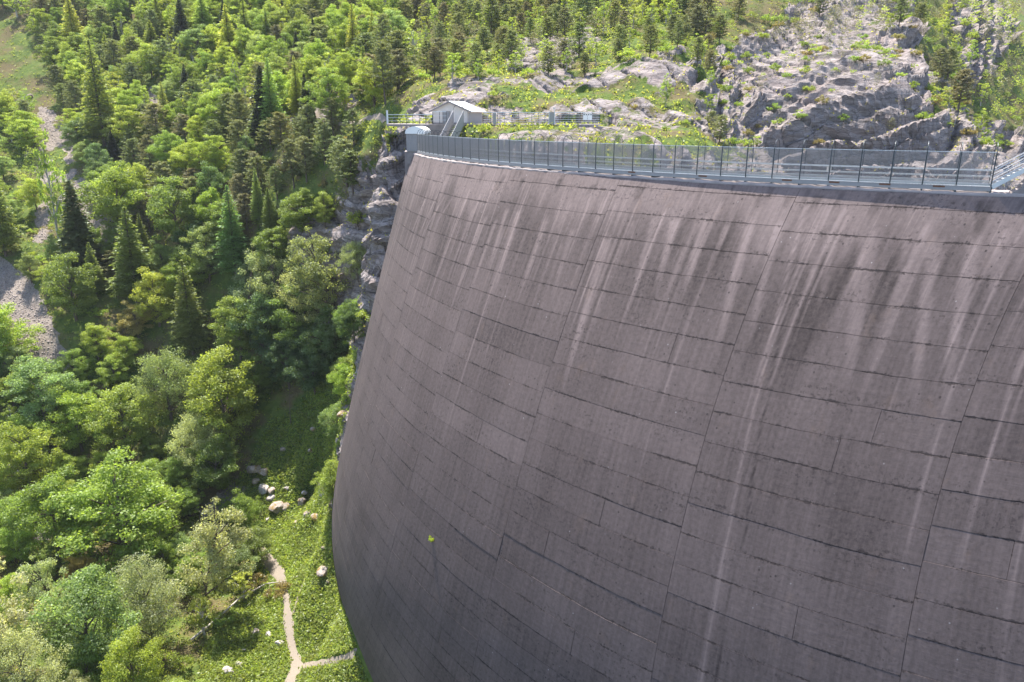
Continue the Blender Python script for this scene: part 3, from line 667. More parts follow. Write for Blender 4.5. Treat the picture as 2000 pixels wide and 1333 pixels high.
# small boxes on the crest
bx = empty('junction_box', cpt(-124.35, -0.05, 0.1), 'small rusty brown junction box on the crest edge under the fence', 'box')
bx.location = pt(1127, 337, 73.5); p = bx.location
part('housing', MB().box((p.x, p.y, p.z+0.18), (0.42, 0.35, 0.42)), M['rust'], bx); part('pipe', MB().tube([(p.x-0.3, p.y+0.1, p.z+0.05), (p.x-2.2, p.y+2.0, p.z+0.05)], 0.06), M['rust'], bx)
p = cpt(-122.4, -1.9, 0.1); bx = empty('meter_box', p, 'pale grey meter box on a thin post behind the crest railing', 'box')
part('stand', MB().box((p.x, p.y, p.z+0.5), (0.05, 0.05, 1.0)), M['galv'], bx); part('housing', MB().box((p.x, p.y, p.z+1.15), (0.28, 0.2, 0.4)), M['galv'], bx)

# ------------------------------------------------------------------ hut terrace at the far end
X3, Y3 = Vector((1, 0, 0)), Vector((0, 1, 0))
zt = 3.95
def quadwall(name, a, b, z0, z1, th, mat, parent=None):
    a = Vector(a); b = Vector(b); d = (b-a).normalized(); n_ = Vector((-d.y, d.x, 0))*th
    P = [(a.x, a.y, z0), (b.x, b.y, z0), (b.x+n_.x, b.y+n_.y, z0), (a.x+n_.x, a.y+n_.y, z0)]
    return MB().hexa([Vector(p) for p in P] + [Vector((p[0], p[1], z1)) for p in P])
HP = pt(846, 243, 114.0); HQ = pt(915, 243, 113.0)
HP.z = HQ.z = zt
w_ = empty('retaining_wall', (HP.x, HP.y-1.5, 0), 'weathered concrete retaining wall holding up the hut terrace', 'wall')
a = pt(838, 245, 112.3); b = pt(944, 245, 111.3); a.z = b.z = 0
part('wall', quadwall('w', (a.x, a.y, 0), (b.x, b.y, 0), -1.5, zt-0.15, 0.8, M['wallcon']), M['wallcon'], w_)
part('coping', quadwall('w', (a.x-0.1, a.y-0.1, 0), (b.x+0.1, b.y-0.1, 0), zt-0.146, zt+0.02, 1.2, M['coping']), M['coping'], w_)
c = pt(944, 245, 111.3); d = pt(960, 245, 124)
part('wall', quadwall('w', (b.x, b.y+0.05, 0), (b.x+0.8, b.y+9, 0), -1.5, zt-0.3, 0.6, M['wallcon']), M['wallcon'], w_)
# terrace slab, ground level of hut and railing
ts = empty('terrace', (HP.x+8, HP.y+3, zt), 'concrete terrace slab under the cream hut and railings', 'terrace')
tp = [pt(755, 240, 117), pt(846, 243, 113), pt(944, 243, 112.2), pt(1172, 238, 113), pt(1178, 232, 127), pt(900, 233, 128), pt(755, 235, 127)]
V_ = [(p.x, p.y, zt-0.35) for p in tp]+[(p.x, p.y, zt-0.03) for p in tp]; nn = len(tp)
part('slab', MB().add(V_, [tuple(range(nn-1, -1, -1)), tuple(range(nn, 2*nn))]+[(i, (i+1) % nn, nn+(i+1) % nn, nn+i) for i in range(nn)]), M['wallcon'], ts)
# hut
hut = empty('hut', ((HP.x+HQ.x)/2, HP.y+3, zt), 'cream gabled hut with white sheet roof on the terrace at the dam end', 'hut')
gx = Vector((HQ.x-HP.x, HQ.y-HP.y, 0)); GW = gx.length; gx.normalize(); gy = Vector((-gx.y, gx.x, 0)); gy = (gy + gx*0.12).normalized()
def hp(u, v, z): return Vector((HP.x, HP.y, zt+z)) + gx*u + gy*v
EH, RH, DP = 1.95, 3.15, 6.0; mid = GW*0.48
mb = MB()
V_ = [hp(0, 0, 0), hp(GW, 0, 0), hp(GW, 0, EH), hp(mid, 0, RH), hp(0, 0, EH), hp(0, DP, 0), hp(GW, DP, 0), hp(GW, DP, EH), hp(mid, DP, RH), hp(0, DP, EH)]
mb.add(V_, [(0, 1, 2, 3, 4), (9, 8, 7, 6, 5), (1, 6, 7, 2), (0, 4, 9, 5), (3, 8, 9, 4), (2, 7, 8, 3), (0, 5, 6, 1)])
part('wall', mb, M['cream'], hut)
def roofside(u0, z0, u1, z1):
    t_ = 0.10
    return MB().hexa([hp(u0, -0.35, z0), hp(u1, -0.35, z1), hp(u1, DP+0.35, z1), hp(u0, DP+0.35, z0), hp(u0, -0.35, z0+t_), hp(u1, -0.35, z1+t_), hp(u1, DP+0.35, z1+t_), hp(u0, DP+0.35, z0+t_)])
sl = (RH-EH)/mid; sr = (RH-EH)/(GW-mid)
roof = part('roof', roofside(-0.45, EH-0.45*sl+0.02, mid-0.003, RH+0.02), M['white'], hut); part('roof', roofside(mid+0.003, RH+0.02, GW+0.55, EH-0.55*sr+0.02), M['white'], hut)
for u0 in np.arange(0.0, DP, 0.6):
    part('roof_rib', MB().hexa([hp(mid, u0, RH+0.122), hp(GW+0.54, u0, EH-0.54*sr+0.122), hp(GW+0.54, u0+0.06, EH-0.54*sr+0.122), hp(mid, u0+0.06, RH+0.122), hp(mid, u0, RH+0.15), hp(GW+0.54, u0, EH-0.54*sr+0.15), hp(GW+0.54, u0+0.06, EH-0.54*sr+0.15), hp(mid, u0+0.06, RH+0.15)]), M['white'], hut)
part('door', MB().hexa([hp(1.6, -0.05, 0.05), hp(2.6, -0.05, 0.05), hp(2.6, 0.02, 0.05), hp(1.6, 0.02, 0.05), hp(1.6, -0.05, 1.7), hp(2.6, -0.05, 1.7), hp(2.6, 0.02, 1.7), hp(1.6, 0.02, 1.7)]), M['steel'], hut)
for i in range(12):  # blue-grey boards on the side wall
    v0 = 0.1+i*0.48
    part('cladding_board', MB().hexa([hp(GW+0.005, v0, 0.05), hp(GW+0.06, v0, 0.05), hp(GW+0.06, v0+0.45, 0.05), hp(GW+0.005, v0+0.45, 0.05), hp(GW+0.005, v0, EH-0.35), hp(GW+0.06, v0, EH-0.35), hp(GW+0.06, v0+0.45, EH-0.35), hp(GW+0.005, v0+0.45, EH-0.35)]), M['steel'], hut)
part('verge_board', MB().hexa([hp(-0.45, -0.38, EH-0.45*sl-0.12), hp(mid, -0.38, RH-0.12), hp(mid, -0.351, RH-0.12), hp(-0.45, -0.351, EH-0.45*sl-0.12), hp(-0.45, -0.38, EH-0.45*sl+0.10), hp(mid, -0.38, RH+0.10), hp(mid, -0.351, RH+0.10), hp(-0.45, -0.351, EH-0.45*sl+0.10)]), M['wallcon'], hut)
part('verge_board', MB().hexa([hp(mid+.01, -0.38, RH-0.12), hp(GW+0.55, -0.38, EH-0.55*sr-0.12), hp(GW+0.55, -0.351, EH-0.55*sr-0.12), hp(mid+.01, -0.351, RH-0.12), hp(mid+.01, -0.38, RH+0.10), hp(GW+0.55, -0.38, EH-0.55*sr+0.10), hp(GW+0.55, -0.351, EH-0.55*sr+0.10), hp(mid+.01, -0.351, RH+0.10)]), M['wallcon'], hut)
part('door_frame', MB().bar(hp(1.55, -0.06, 0.05), hp(1.55, -0.06, 1.75), 0.08).bar(hp(2.65, -0.06, 0.05), hp(2.65, -0.06, 1.75), 0.08).bar(hp(1.5, -0.06, 1.79), hp(2.7, -0.06, 1.79), 0.08), M['wallcon'], hut)
part('plinth', MB().hexa([hp(-0.03, -0.04, 0), hp(GW+0.08, -0.04, 0), hp(GW+0.08, 0.02, 0), hp(-0.03, 0.02, 0), hp(-0.03, -0.04, 0.22), hp(GW+0.08, -0.04, 0.22), hp(GW+0.08, 0.02, 0.22), hp(-0.03, 0.02, 0.22)]), M['wallcon'], hut)
part('downpipe', MB().tube([hp(GW-0.05, -0.06, 0), hp(GW-0.05, -0.06, EH)], 0.035, 5), M['wallcon'], hut); part('downpipe', MB().tube([hp(-0.05, -0.06, 0), hp(-0.05, -0.06, EH)], 0.035, 5), M['white'], hut)
# railings
def railing(P, label, H=1.6, rows=5, posts=1.15, panels=(), nm='railing'):
    e = empty(nm, P[0], label, 'railing'); 
    for a, b in zip(P[:-1], P[1:]):
        L = (b-a).length; n_ = max(1, round(L/posts))
        for k in range(n_+1):
            p = a.lerp(b, k/n_); part('post', MB().bar(p, p+Vector((0, 0, H)), 0.07), M['dark_steel'], e)
        for r in range(rows):
            z = H*(r+1)/rows; w = 0.085 if r == rows-1 else 0.05
            part('rail', MB().bar(a+Vector((0, -0.05, z)), b+Vector((0, -0.05, z)), w), M['galv'], e)
    return e
def tz(px, py, D): p = pt(px, py, D); p.z = zt; return p
railing([tz(757, 240, 116.5), tz(845, 243, 113.2)], 'galvanised railing left of the cream hut with a taller end post', 1.35, 3, 1.1)
p = tz(757, 240, 116.4); e = empty('gate_post', p, 'thick pale steel post ending the railing beside the path', 'post'); part('pole', MB().box((p.x, p.y, p.z+0.95), (0.24, 0.24, 1.9)), M['galv'], e); part('cap', MB().box((p.x, p.y, p.z+1.94), (0.3, 0.3, 0.08)), M['galv'], e)
rr2 = railing([tz(846, 243, 112.6), tz(872, 243, 112.3)], 'short dark railing in front of the hut door', 1.75, 3, 0.95)
rl = railing([tz(944, 243, 112.0), tz(1000, 241, 112.4), tz(1077, 240, 112.8)], 'galvanised railing on the terrace between the hut and grey gate panel', 1.65, 5, 1.05)
rl2 = railing([tz(1083, 240, 112.8), tz(1171, 239, 113.4)], 'galvanised railing over the concrete block with white notices hung on it', 1.65, 5, 1.2)
for x0, x1 in ((963, 969),):
    a = tz(x0, 240, 112.0); b = tz(x1, 240, 112.0); part('sheet_panel', MB().box(((a.x+b.x)/2, a.y-0.12, zt+0.8), ((b.x-a.x), 0.04, 1.6)), M['steel'], rl)
a = tz(1072, 240, 112.5); b = tz(1083, 240, 112.5); e = empty('steel_gate', ((a.x+b.x)/2, a.y, zt), 'solid blue-grey steel gate set in the terrace railing', 'gate'); part('gate_leaf', MB().box(((a.x+b.x)/2, a.y-0.1, zt+0.8), ((b.x-a.x)*0.95, 0.06, 1.75)), M['steel'], e)
part('frame', MB().bar((a.x, a.y-0.1, zt), (a.x, a.y-0.1, zt+1.9), 0.08).bar((b.x, b.y-0.1, zt), (b.x, b.y-0.1, zt+1.9), 0.08), M['galv'], e)
for i, (x0, lab) in enumerate(((1138.5, 'white notice board hung on the terrace railing, left of a pair'), (1147.5, 'white notice board hung on the terrace railing, right of a pair'))):
    a = tz(x0, 235, 112.8); s = empty('notice_board', (a.x, a.y, zt+0.9), lab, 'sign')
    part('board', MB().box((a.x+0.32, a.y-0.16, zt+1.05), (0.62, 0.03, 0.95)), M['white'], s)
    for q_ in (0.12, 0.45): part('picture', MB().box((a.x+q_+0.02, a.y-0.181, zt+1.35), (0.16, 0.006, 0.18)), M['dark_steel'], s)
for x0, lab in ((1082, 'cream floodlight on a thin pole beside the steel gate'), (1171, 'cream floodlight on a thin pole at the far rail corner')):
    a = tz(x0, 235, 113.2); s = empty('floodlight', (a.x, a.y, zt+1.6), lab, 'lamp'); part('pole', MB().bar((a.x, a.y, zt+1.5), (a.x, a.y, zt+2.1), 0.05), M['galv'], s); part('lamp_head', MB().box((a.x, a.y-0.05, zt+2.22), (0.4, 0.25, 0.3)), M['cream'], s)
# concrete block and ledge walls
a = tz(1152, 240, 112); b = tz(1181, 240, 111); e = empty('concrete_block', (a.x, a.y, 0), 'tall dark concrete abutment block under the end of the terrace railing', 'concrete block')
mb = MB(); mb.hexa([(a.x, a.y, -3), (b.x, b.y-1.2, -3), (b.x+0.5, b.y+3, -3), (a.x, a.y+3.5, -3), (a.x, a.y, zt-0.12), (b.x-0.25, b.y-1.0, zt-0.35), (b.x+0.2, b.y+3, zt-0.35), (a.x, a.y+3.5, zt-0.12)])
part('body', mb, M['wallcon'], e); part('ledge', quadwall('l', (tz(1078, 240, 112).x, a.y+0.1, 0), (a.x, a.y+0.1, 0), zt-0.9, zt-0.36, 1.0, 0), M['wallcon'], e)
a = pt(1213, 263, 106); b = pt(1252, 265, 102); e = empty('ledge_wall', a, 'short dark concrete ledge wall on the grassy rock behind the fence', 'wall')
part('wall', quadwall('l', (a.x, a.y, 0), (b.x, b.y, 0), a.z-0.9, a.z+0.05, 0.5, 0), M['wallcon'], e); part('end_block', MB().box((b.x, b.y+0.2, b.z-0.6), (0.5, 0.8, 1.9)), M['wallcon'], e)
# flight of steps with solid sheet sides from the walkway up to the terrace
A_ = pt(869, 268, 101.0); B_ = pt(896, 243, 111.5); B_.z = zt
A_.z = 0.6
stair = empty('steel_staircase', A_, 'steep steel staircase with solid blue-grey sheet sides climbing to the terrace', 'staircase')
dv = B_-A_; dh = Vector((dv.x, dv.y, 0)); side = Vector((dh.y, -dh.x, 0)).normalized()
for k, o_ in enumerate((-0.75, 0.75)):
    a = A_+side*o_; b = B_+side*o_
    part('side_sheet', MB().hexa([a+Vector((-.03, 0, -.15)), a+Vector((.03, 0, -.15)), b+Vector((.03, 0, -.15)), b+Vector((-.03, 0, -.15)), a+Vector((-.03, 0, 1.75)), a+Vector((.03, 0, 1.75)), b+Vector((.03, 0, 1.9)), b+Vector((-.03, 0, 1.9))]), M['steel'], stair)
    part('handrail', MB().tube([a+Vector((0, -.05, 1.8)), b+Vector((0, -.05, 1.95))], 0.03, 6), M['steel'], stair)
for k in range(14):
    p = A_.lerp(B_, (k+0.5)/14); part('tread', MB().box(p, (1.4, 0.5, 0.05)), M['galv'], stair)
pts = [B_+side*(-0.75*math.cos(t))+Vector((0, 0, 1.9+0.85*math.sin(t))) for t in np.linspace(0, math.pi, 13)]
part('hoop', MB().tube(pts, 0.035, 5), M['dark_steel'], stair)
# booth with barrel roof at the end of the walkway
bp = cpt(-168.2, -0.9, 0.3); booth = empty('booth', bp, 'blue-grey sheet metal gate booth with white barrel roof closing the far end of the walkway', 'booth')
ux = Vector((math.cos(R_(-168.2)), math.sin(R_(-168.2)), 0)); BW, BD, BH = 2.6, 3.0, 2.35
tpx, tpy = project(np.array([bp.x, bp.y, bp.z])); print('booth at', tpx, tpy)
bx_, by_ = Vector((0.98, -0.18, 0)).normalized(), Vector((0.18, 0.98, 0)).normalized()
for i in range(7):
    part('wall_sheet', MB().box(bp - by_*(BD/2) + bx_*(-BW/2+BW*(i+0.5)/7)+Vector((0, 0, BH/2)), (BW/7-0.02, 0.05, BH), bx_, by_), M['steel'], booth)
for sgn in (-1, 1):
    part('wall_sheet', MB().box(bp + bx_*(sgn*(BW/2))+Vector((0, 0, BH/2)), (0.05, BD, BH), bx_, by_), M['steel'], booth)
V_ = []; F_ = []; na = 12
for j, v in enumerate((-BD/2-0.15, BD/2+0.15)):
    for k in range(na+1):
        t_ = math.pi*k/na; V_.append(bp + by_*v + bx_*(-(BW/2+0.12)*math.cos(t_)) + Vector((0, 0, BH+0.05+1.0*math.sin(t_)**0.8)))
n1_ = na+1
F_ = [(k, k+1, n1_+k+1, n1_+k) for k in range(na)] + [tuple(range(na, -1, -1)), tuple(range(n1_, 2*n1_))] + [(0, n1_, 2*n1_-1, na)]
part('barrel_roof', MB().add(V_, F_), M['white'], booth)
e = empty('side_wall', (bp.x, bp.y, -3), 'dark concrete wing wall on the rock below the booth', 'wall')
a = bp - bx_*1.7 - by_*1.4; b = bp - bx_*3.0 + by_*3.0
part('wall', quadwall('w', (b.x, b.y, 0), (a.x, a.y, 0), -6, 0.25, 0.6, 0), M['wallcon'], e)
part('footing', MB().box((bp.x+0.1, bp.y+0.2, -0.6), (2.9, 3.2, 1.75), bx_, by_), M['wallcon'], e)

# ------------------------------------------------------------------ paths
PATHP = []
def ribbon(P, W, name, label, mat, lift=0.06, seed=0):
    pts = [at(*p) for p in P]; dense = [];ws = []
    for i in range(len(pts)-1):
        n_ = max(2, int((pts[i+1]-pts[i]).length/0.35))
        for k in range(n_): dense.append(pts[i].lerp(pts[i+1], k/n_)); ws.append(W[i]+(W[i+1]-W[i])*k/n_)
    dense.append(pts[-1]); ws.append(W[-1]); n_ = len(dense)
    D = np.array([tuple(p) for p in dense]); 
    for _ in range(6): D[1:-1] = (D[:-2]+D[1:-1]*2+D[2:])/4
    PATHP.extend((D[i, 0], D[i, 1], ws[i]*0.5+0.05) for i in range(n_))
    T = np.gradient(D, axis=0); T[:, 2] = 0; T /= np.linalg.norm(T, axis=1, keepdims=True)+1e-9; S_ = np.stack([-T[:, 1], T[:, 0], T[:, 0]*0], 1)
    m = 9; V_ = np.empty((n_, m, 3))
    e1 = vnoise(D, 0.8, 200+seed)*0.35 + vnoise(D, 2.5, 201+seed)*0.25; e2 = vnoise(D, 0.8, 210+seed)*0.35+vnoise(D, 2.5, 211+seed)*0.25
    for j in range(m):
        f = j/(m-1)*2-1; w = np.array(ws)/2*(1+(e1 if f < 0 else e2))
        V_[:, j] = D + S_*(f*w)[:, None]
    for i in range(n_):
        for j in range(m):
            h = down(V_[i, j, 0], V_[i, j, 1]); V_[i, j, 2] = (h.z if h else V_[i, j, 2]) + (lift if 0 < j < m-1 else -0.05)
    I = np.arange(n_*m).reshape(n_, m)
    return tag(link(name, mesh_np(name, V_.reshape(-1, 3), q(I)[:, ::-1], [mat], True)), label, None, None, 'structure')
ribbon([(470, 1030), (490, 1052), (508, 1075), (525, 1098), (545, 1120), (555, 1150), (560, 1180), (563, 1215), (566, 1245), (573, 1268), (580, 1290), (577, 1310), (566, 1333), (556, 1360)], [1.0, 1.6, 2.6, 2.6, 2.4, 1.3, 1.3, 1.7, 1.5, 1.2, 1.8, 2.2, 1.8, 1.6], 'path', 'pale trodden gravel path across the valley meadow', M['path'])
ribbon([(576, 1300), (600, 1298), (625, 1294), (650, 1290), (672, 1285), (694, 1278)], [1.0, 1.3, 1.0, 0.9, 0.6, 1.0], 'path', 'pale branch path running to the foot of the dam', M['path'], 0.075, 3)
ribbon([(572, 1200), (584, 1160), (594, 1135), (600, 1115)], [0.5, 0.5, 0.35, 0.3], 'path', 'narrow trail forking off the meadow path', M['path'], 0.075, 5)
ribbon([(560, 236), (600, 229), (640, 215), (665, 206)], [1.5, 3.5, 2.0, 1.5], 'path', 'bright gravel track bend among pines above the slope', M['path'], 0.10, 7)
ribbon([(598, 232), (640, 238), (690, 240), (752, 238)], [2.5, 1.6, 1.2, 1.2], 'path', 'gravel track leading to the terrace gate', M['path'], 0.12, 9)

# ------------------------------------------------------------------ leaves, trunks, crowns
def leafquads(Cn, Nn, size, aspect=0.6):
    n_ = len(Cn); Nn = Nn/(np.linalg.norm(Nn, axis=1, keepdims=True)+1e-9)
    t = rng.normal(size=(n_, 3)); t -= Nn*(t*Nn).sum(1, keepdims=True); t /= np.linalg.norm(t, axis=1, keepdims=True)+1e-9
    b = np.cross(Nn, t); s = size[:, None] if hasattr(size, '__len__') else size
    Vq = np.stack([Cn-t*s*0.5, Cn+b*s*0.5*aspect, Cn+t*s*0.5, Cn-b*s*0.5*aspect], 1).reshape(-1, 3)
    return Vq, np.arange(n_*4).reshape(n_, 4)
def dirquads(Cn, T, Nn, L, Wd):
    """needle sprays: quads lying along T"""
    T = T/(np.linalg.norm(T, axis=1, keepdims=True)+1e-9); b = np.cross(Nn, T); b /= np.linalg.norm(b, axis=1, keepdims=True)+1e-9
    L = L[:, None]; Wd = Wd[:, None]
    Vq = np.stack([Cn-T*L*0.5, Cn+b*Wd*0.5-T*L*0.05, Cn+T*L*0.5, Cn-b*Wd*0.5-T*L*0.05], 1).reshape(-1, 3)
    return Vq, np.arange(len(Cn)*4).reshape(-1, 4)
def crown_mesh(name, Vq, F, tone, mat): return mesh_np(name, Vq, F, [mat], False, {'tone': np.repeat(tone, 4)})
def broadleaf(seed, H=10.0, RW=3.6, base=0.22, nclump=95, nleaf=120, lsize=0.27, flat=0.55, lean=0.0, bark='bark', open_=0.0):
    r = np.random.default_rng(seed); mb = MB()
    top = Vector((lean*H, 0, H*0.86)); tr = [Vector((0, 0, -0.6)), Vector((lean*H*0.12+r.normal()*0.1, r.normal()*0.1, H*0.2)), Vector((lean*H*0.4+r.normal()*0.15, r.normal()*0.15, H*0.42)), Vector((lean*H*0.7, r.normal()*0.2, H*0.65)), top]
    mb.tube(tr, [0.026*H, 0.020*H, 0.015*H, 0.009*H, 0.003*H], 6, False)
    ends = []
    P = r.normal(size=(nclump, 3)); P /= np.linalg.norm(P, axis=1, keepdims=True)
    ph = r.uniform(0, 6.28, 6)
    th = np.arctan2(P[:, 1], P[:, 0]); lob = 1+0.20*np.sin(2*th+ph[0])+0.16*np.sin(3*th+ph[1]+P[:, 2]*3)+0.12*np.sin(5*th+ph[2]+P[:, 2]*5)+r.normal(size=nclump)*0.07
    rad = np.where(r.random(nclump) < 0.72, r.uniform(0.80, 1.02, nclump), r.uniform(0.35, 0.8, nclump))*lob
    czc = H*(base+(1-base)*0.48); hz = H*(1-base)*0.52
    C_ = np.stack([P[:, 0]*RW*rad, P[:, 1]*RW*rad, czc+P[:, 2]*hz*rad], 1)
    nar = 1-0.45*np.clip((C_[:, 2]/H-0.6)/0.4, 0, 1)**1.3; C_[:, 0] *= nar; C_[:, 1] *= nar
    C_[:, 0] += lean*C_[:, 2]
    for c in C_[r.permutation(nclump)[:16]]:
        f = np.clip(c[2]/H-0.22, 0.1, 0.8); p0 = Vector((lean*f*H, 0, f*H)); p1 = Vector(c)
        m_ = p0.lerp(p1, 0.5)+Vector((0, 0, 0.06*H*r.random())); mb.tube([p0, m_, p1], [0.009*H, 0.006*H, 0.002*H], 4, False)
    cr = r.uniform(0.55, 1.15, nclump)*RW*0.27
    Cs = []; Ns = []; To = []
    for c, k in zip(C_, cr):
        n_ = int(nleaf*(k/(RW*0.23))**1.6*(1-open_)); d = r.normal(size=(n_, 3)); d /= np.linalg.norm(d, axis=1, keepdims=True); 
        rr = r.random(n_)**0.45; p = c + d*[k, k, k*flat]*rr[:, None]
        Cs.append(p); Ns.append(d*0.6+r.normal(size=(n_, 3))*0.55+[0, 0, 0.55]); To.append(np.clip(r.normal(0.5, 0.16)+r.normal(size=n_)*0.13, 0, 1))
    Cs = np.concatenate(Cs); Ns = np.concatenate(Ns); To = np.concatenate(To)
    Vq, F = leafquads(Cs, Ns, lsize*r.uniform(0.6, 1.25, len(Cs)))
    return mb.mesh('trunk', M[bark], True), crown_mesh('crown', Vq, F, To, M['leaf'])
def conifer(seed, H=14.0, RW=2.4, base=0.10, step=0.33, dens=9.0, nl=0.55, nw=0.16, droop=0.35, mat='needle', power=0.85, gap=0.0, irregular=0.12):
    r = np.random.default_rng(seed); mb = MB(); mb.tube([(0, 0, -0.6), (0.05, 0.02, H*0.5), (0, 0, H)], [0.017*H, 0.010*H, 0.002*H], 6, False)
    Cs = []; Ts = []; Ns = []; Ls = []; Ws = []; To = []
    z = base*H; ph = r.random()*6
    while z < H*0.995:
        f = (z/H-base)/(1-base); L0 = RW*((1-f)**power)*(0.55+0.45*min(1, f*6+0.2)) + 0.12
        nb = max(4, int(6+2.5*L0)); ph += 0.9
        for k in range(nb):
            if r.random() < gap: continue
            a = ph+6.283*k/nb+r.normal()*0.16; L = L0*(1+r.normal()*irregular); 
            up = 0.25*(f-0.35)+r.normal()*0.06; d = np.array([math.cos(a), math.sin(a), 0]); sdv = np.array([-math.sin(a), math.cos(a), 0])
            if L > 0.8 and r.random() < 0.22: mb.tube([(0, 0, z), tuple(d*L*0.6+[0, 0, z+up*L-droop*0.36*L*0.4])], [0.03, 0.01], 3, False)
            n_ = max(3, int(dens*L*(0.6+0.4*L))); t = r.random(n_)**0.7
            w = 0.42*L*np.sin(np.clip(t*1.1+0.15, 0, 1.25)*2.2)*0.55+0.08; sd_ = r.uniform(-1, 1, n_)
            p = d[None]*(t*L)[:, None] + sdv[None]*(w*sd_)[:, None]; p[:, 2] = z + up*L*t - droop*L*0.45*t*t - 0.10*np.abs(sd_) + r.normal(size=n_)*0.07 + np.where(t > 0.85, 0.08, 0)
            T = d[None]*1.0 + sdv[None]*(sd_*1.1)[:, None] + [0, 0, -droop*0.5]+r.normal(size=(n_, 3))*0.25
            Cs.append(p); Ts.append(T); Ns.append(np.tile([0, 0, 1.0], (n_, 1))+r.normal(size=(n_, 3))*0.55); Ls.append(nl*r.uniform(0.6, 1.2, n_)); Ws.append(nw*r.uniform(0.7, 1.5, n_)); To.append(np.clip(r.normal(0.42, 0.1)+0.28*t+r.normal(size=n_)*0.1, 0, 1))
        z += step*(0.8+0.4*r.random())*(1-0.35*f)
    Cs = np.concatenate(Cs); Vq, F = dirquads(Cs, np.concatenate(Ts), np.concatenate(Ns), np.concatenate(Ls), np.concatenate(Ws))
    return mb.mesh('trunk', M['bark'], True), crown_mesh('crown', Vq, F, np.concatenate(To), M[mat])
def pine(seed, H=8.0, RW=2.0, base=0.25, nb=46, lsize=0.26):
    r = np.random.default_rng(seed); mb = MB(); tx, ty = r.normal()*0.25, r.normal()*0.25
    mb.tube([(0, 0, -0.6), (tx, ty, H*0.5), (tx*0.5, 0, H*0.97)], [0.018*H, 0.011*H, 0.003*H], 6, False)
    Cs = []; Ns = []; To = []
    for k in range(nb):
        f = (k+r.random())/nb; z = H*(base+(1-base)*f); a = k*2.4+r.normal()*0.3
        L = RW*(1.05-f)**0.6*(0.6+0.55*r.random())*(0.55+0.45*min(1, f*3))*(0.6+0.4*min(1, f*4)); d = np.array([math.cos(a), math.sin(a), 0.18+0.25*f]); o = np.array([tx*f*0.8, ty*f*0.8, z])
        mb.tube([tuple(o), tuple(o+d*L*0.55), tuple(o+d*L+[0, 0, 0.12])], [0.035, 0.02, 0.008], 3, False)
        for t in np.arange(0.4, 1.06, 0.16):
            for q_ in range(2):
                c = o + d*L*t + r.normal(size=3)*[0.2, 0.2, 0.10]*(0.5+L*0.35); n_ = 16
                v = r.normal(size=(n_, 3)); v /= np.linalg.norm(v, axis=1, keepdims=True); Cs.append(c+v*[0.26, 0.26, 0.15]*r.random((n_, 1))**0.5*(0.8+0.4*r.random()))
                Ns.append(r.normal(size=(n_, 3))+[0, 0, 0.4]); To.append(np.clip(r.normal(0.5, 0.13)+r.normal(size=n_)*0.12, 0, 1))
    Cs = np.concatenate(Cs); Vq, F = leafquads(Cs, np.concatenate(Ns), lsize*r.uniform(0.6, 1.2, len(Cs)), 0.35)
    return mb.mesh('trunk', M['bark'], True), crown_mesh('crown', Vq, F, np.concatenate(To), M['needle'])
def shrub(seed, H=2.0, RW=1.3, nclump=22, nleaf=46, lsize=0.2):
    r = np.random.default_rng(seed); mb = MB(); Cs = []; Ns = []; To = []
    for k in range(nclump):
        a = r.random()*6.28; rr = RW*math.sqrt(r.random()); h = H*(0.25+0.65*r.random()*(1-(rr/RW)**2*0.55)); c = np.array([rr*math.cos(a), rr*math.sin(a), h])
        if k < 9: mb.tube([(0, 0, -0.2), tuple(c*[0.5, 0.5, 0.55]), tuple(c)], [0.03*H*0.5, 0.02*H*0.5, 0.008], 3, False)
        d = r.normal(size=(nleaf, 3)); d /= np.linalg.norm(d, axis=1, keepdims=True); s_ = RW*0.34*r.uniform(0.7, 1.2)
        Cs.append(c+d*[s_, s_, s_*0.65]*r.random((nleaf, 1))**0.45); Ns.append(d+r.normal(size=(nleaf, 3))*0.6+[0, 0, .4]); To.append(np.clip(r.normal(0.5, 0.15)+r.normal(size=nleaf)*0.12, 0, 1))
    Cs = np.concatenate(Cs); Vq, F = leafquads(Cs, np.concatenate(Ns), lsize*r.uniform(0.6, 1.25, len(Cs)))
    return mb.mesh('stem', M['bark'], True), crown_mesh('foliage', Vq, F, np.concatenate(To), M['leaf'])
PR = {
 'broadleaf': [broadleaf(i, 10, 3.9, 0.16, 125, 150, 0.245) for i in (1, 2, 3, 4)],
 'willow': [broadleaf(i, 10, 4.3, 0.20, 115, 150, 0.20, 0.75) for i in (11, 12)] + [broadleaf(13, 10, 3.4, 0.25, 80, 115, 0.24, 0.75, 0.28)],
 'young': [broadleaf(i, 8, 1.9, 0.18, 60, 60, 0.24, 0.7, 0, 'pale_bark', 0.15) for i in (21, 22, 23)],
 'spruce': [conifer(i, 15, 2.6, 0.05, 0.32, 10, 0.50, 0.20, 0.45) for i in (31, 32)],
 'larch': [conifer(i, 15, 2.9, 0.08, 0.34, 10, 0.42, 0.14, 0.25, 'leaf', 0.9, 0.05, 0.16) for i in (41, 42, 43)],
 'pine': [pine(i, 8, 2.5, 0.14 + 0.1*(i % 2), 50) for i in (51, 52, 53, 54)],
 'shrub': [shrub(i) for i in (61, 62, 63)],
}
PH = {'broadleaf': 10., 'willow': 10., 'young': 8., 'spruce': 15., 'larch': 15., 'pine': 8., 'shrub': 2.2}
NAME = {'broadleaf': 'broadleaf_tree', 'willow': 'willow_tree', 'young': 'young_tree', 'spruce': 'spruce_tree', 'larch': 'larch_tree', 'pine': 'pine_tree', 'shrub': 'shrub'}
GROUP = {'broadleaf': 'broadleaf trees on the valley side', 'willow': 'silvery willows in the valley', 'young': 'young slender trees', 'spruce': 'dark spruces', 'larch': 'larches on the slopes', 'pine': 'pines on the slopes', 'shrub': 'shrubs on rocks and slopes'}
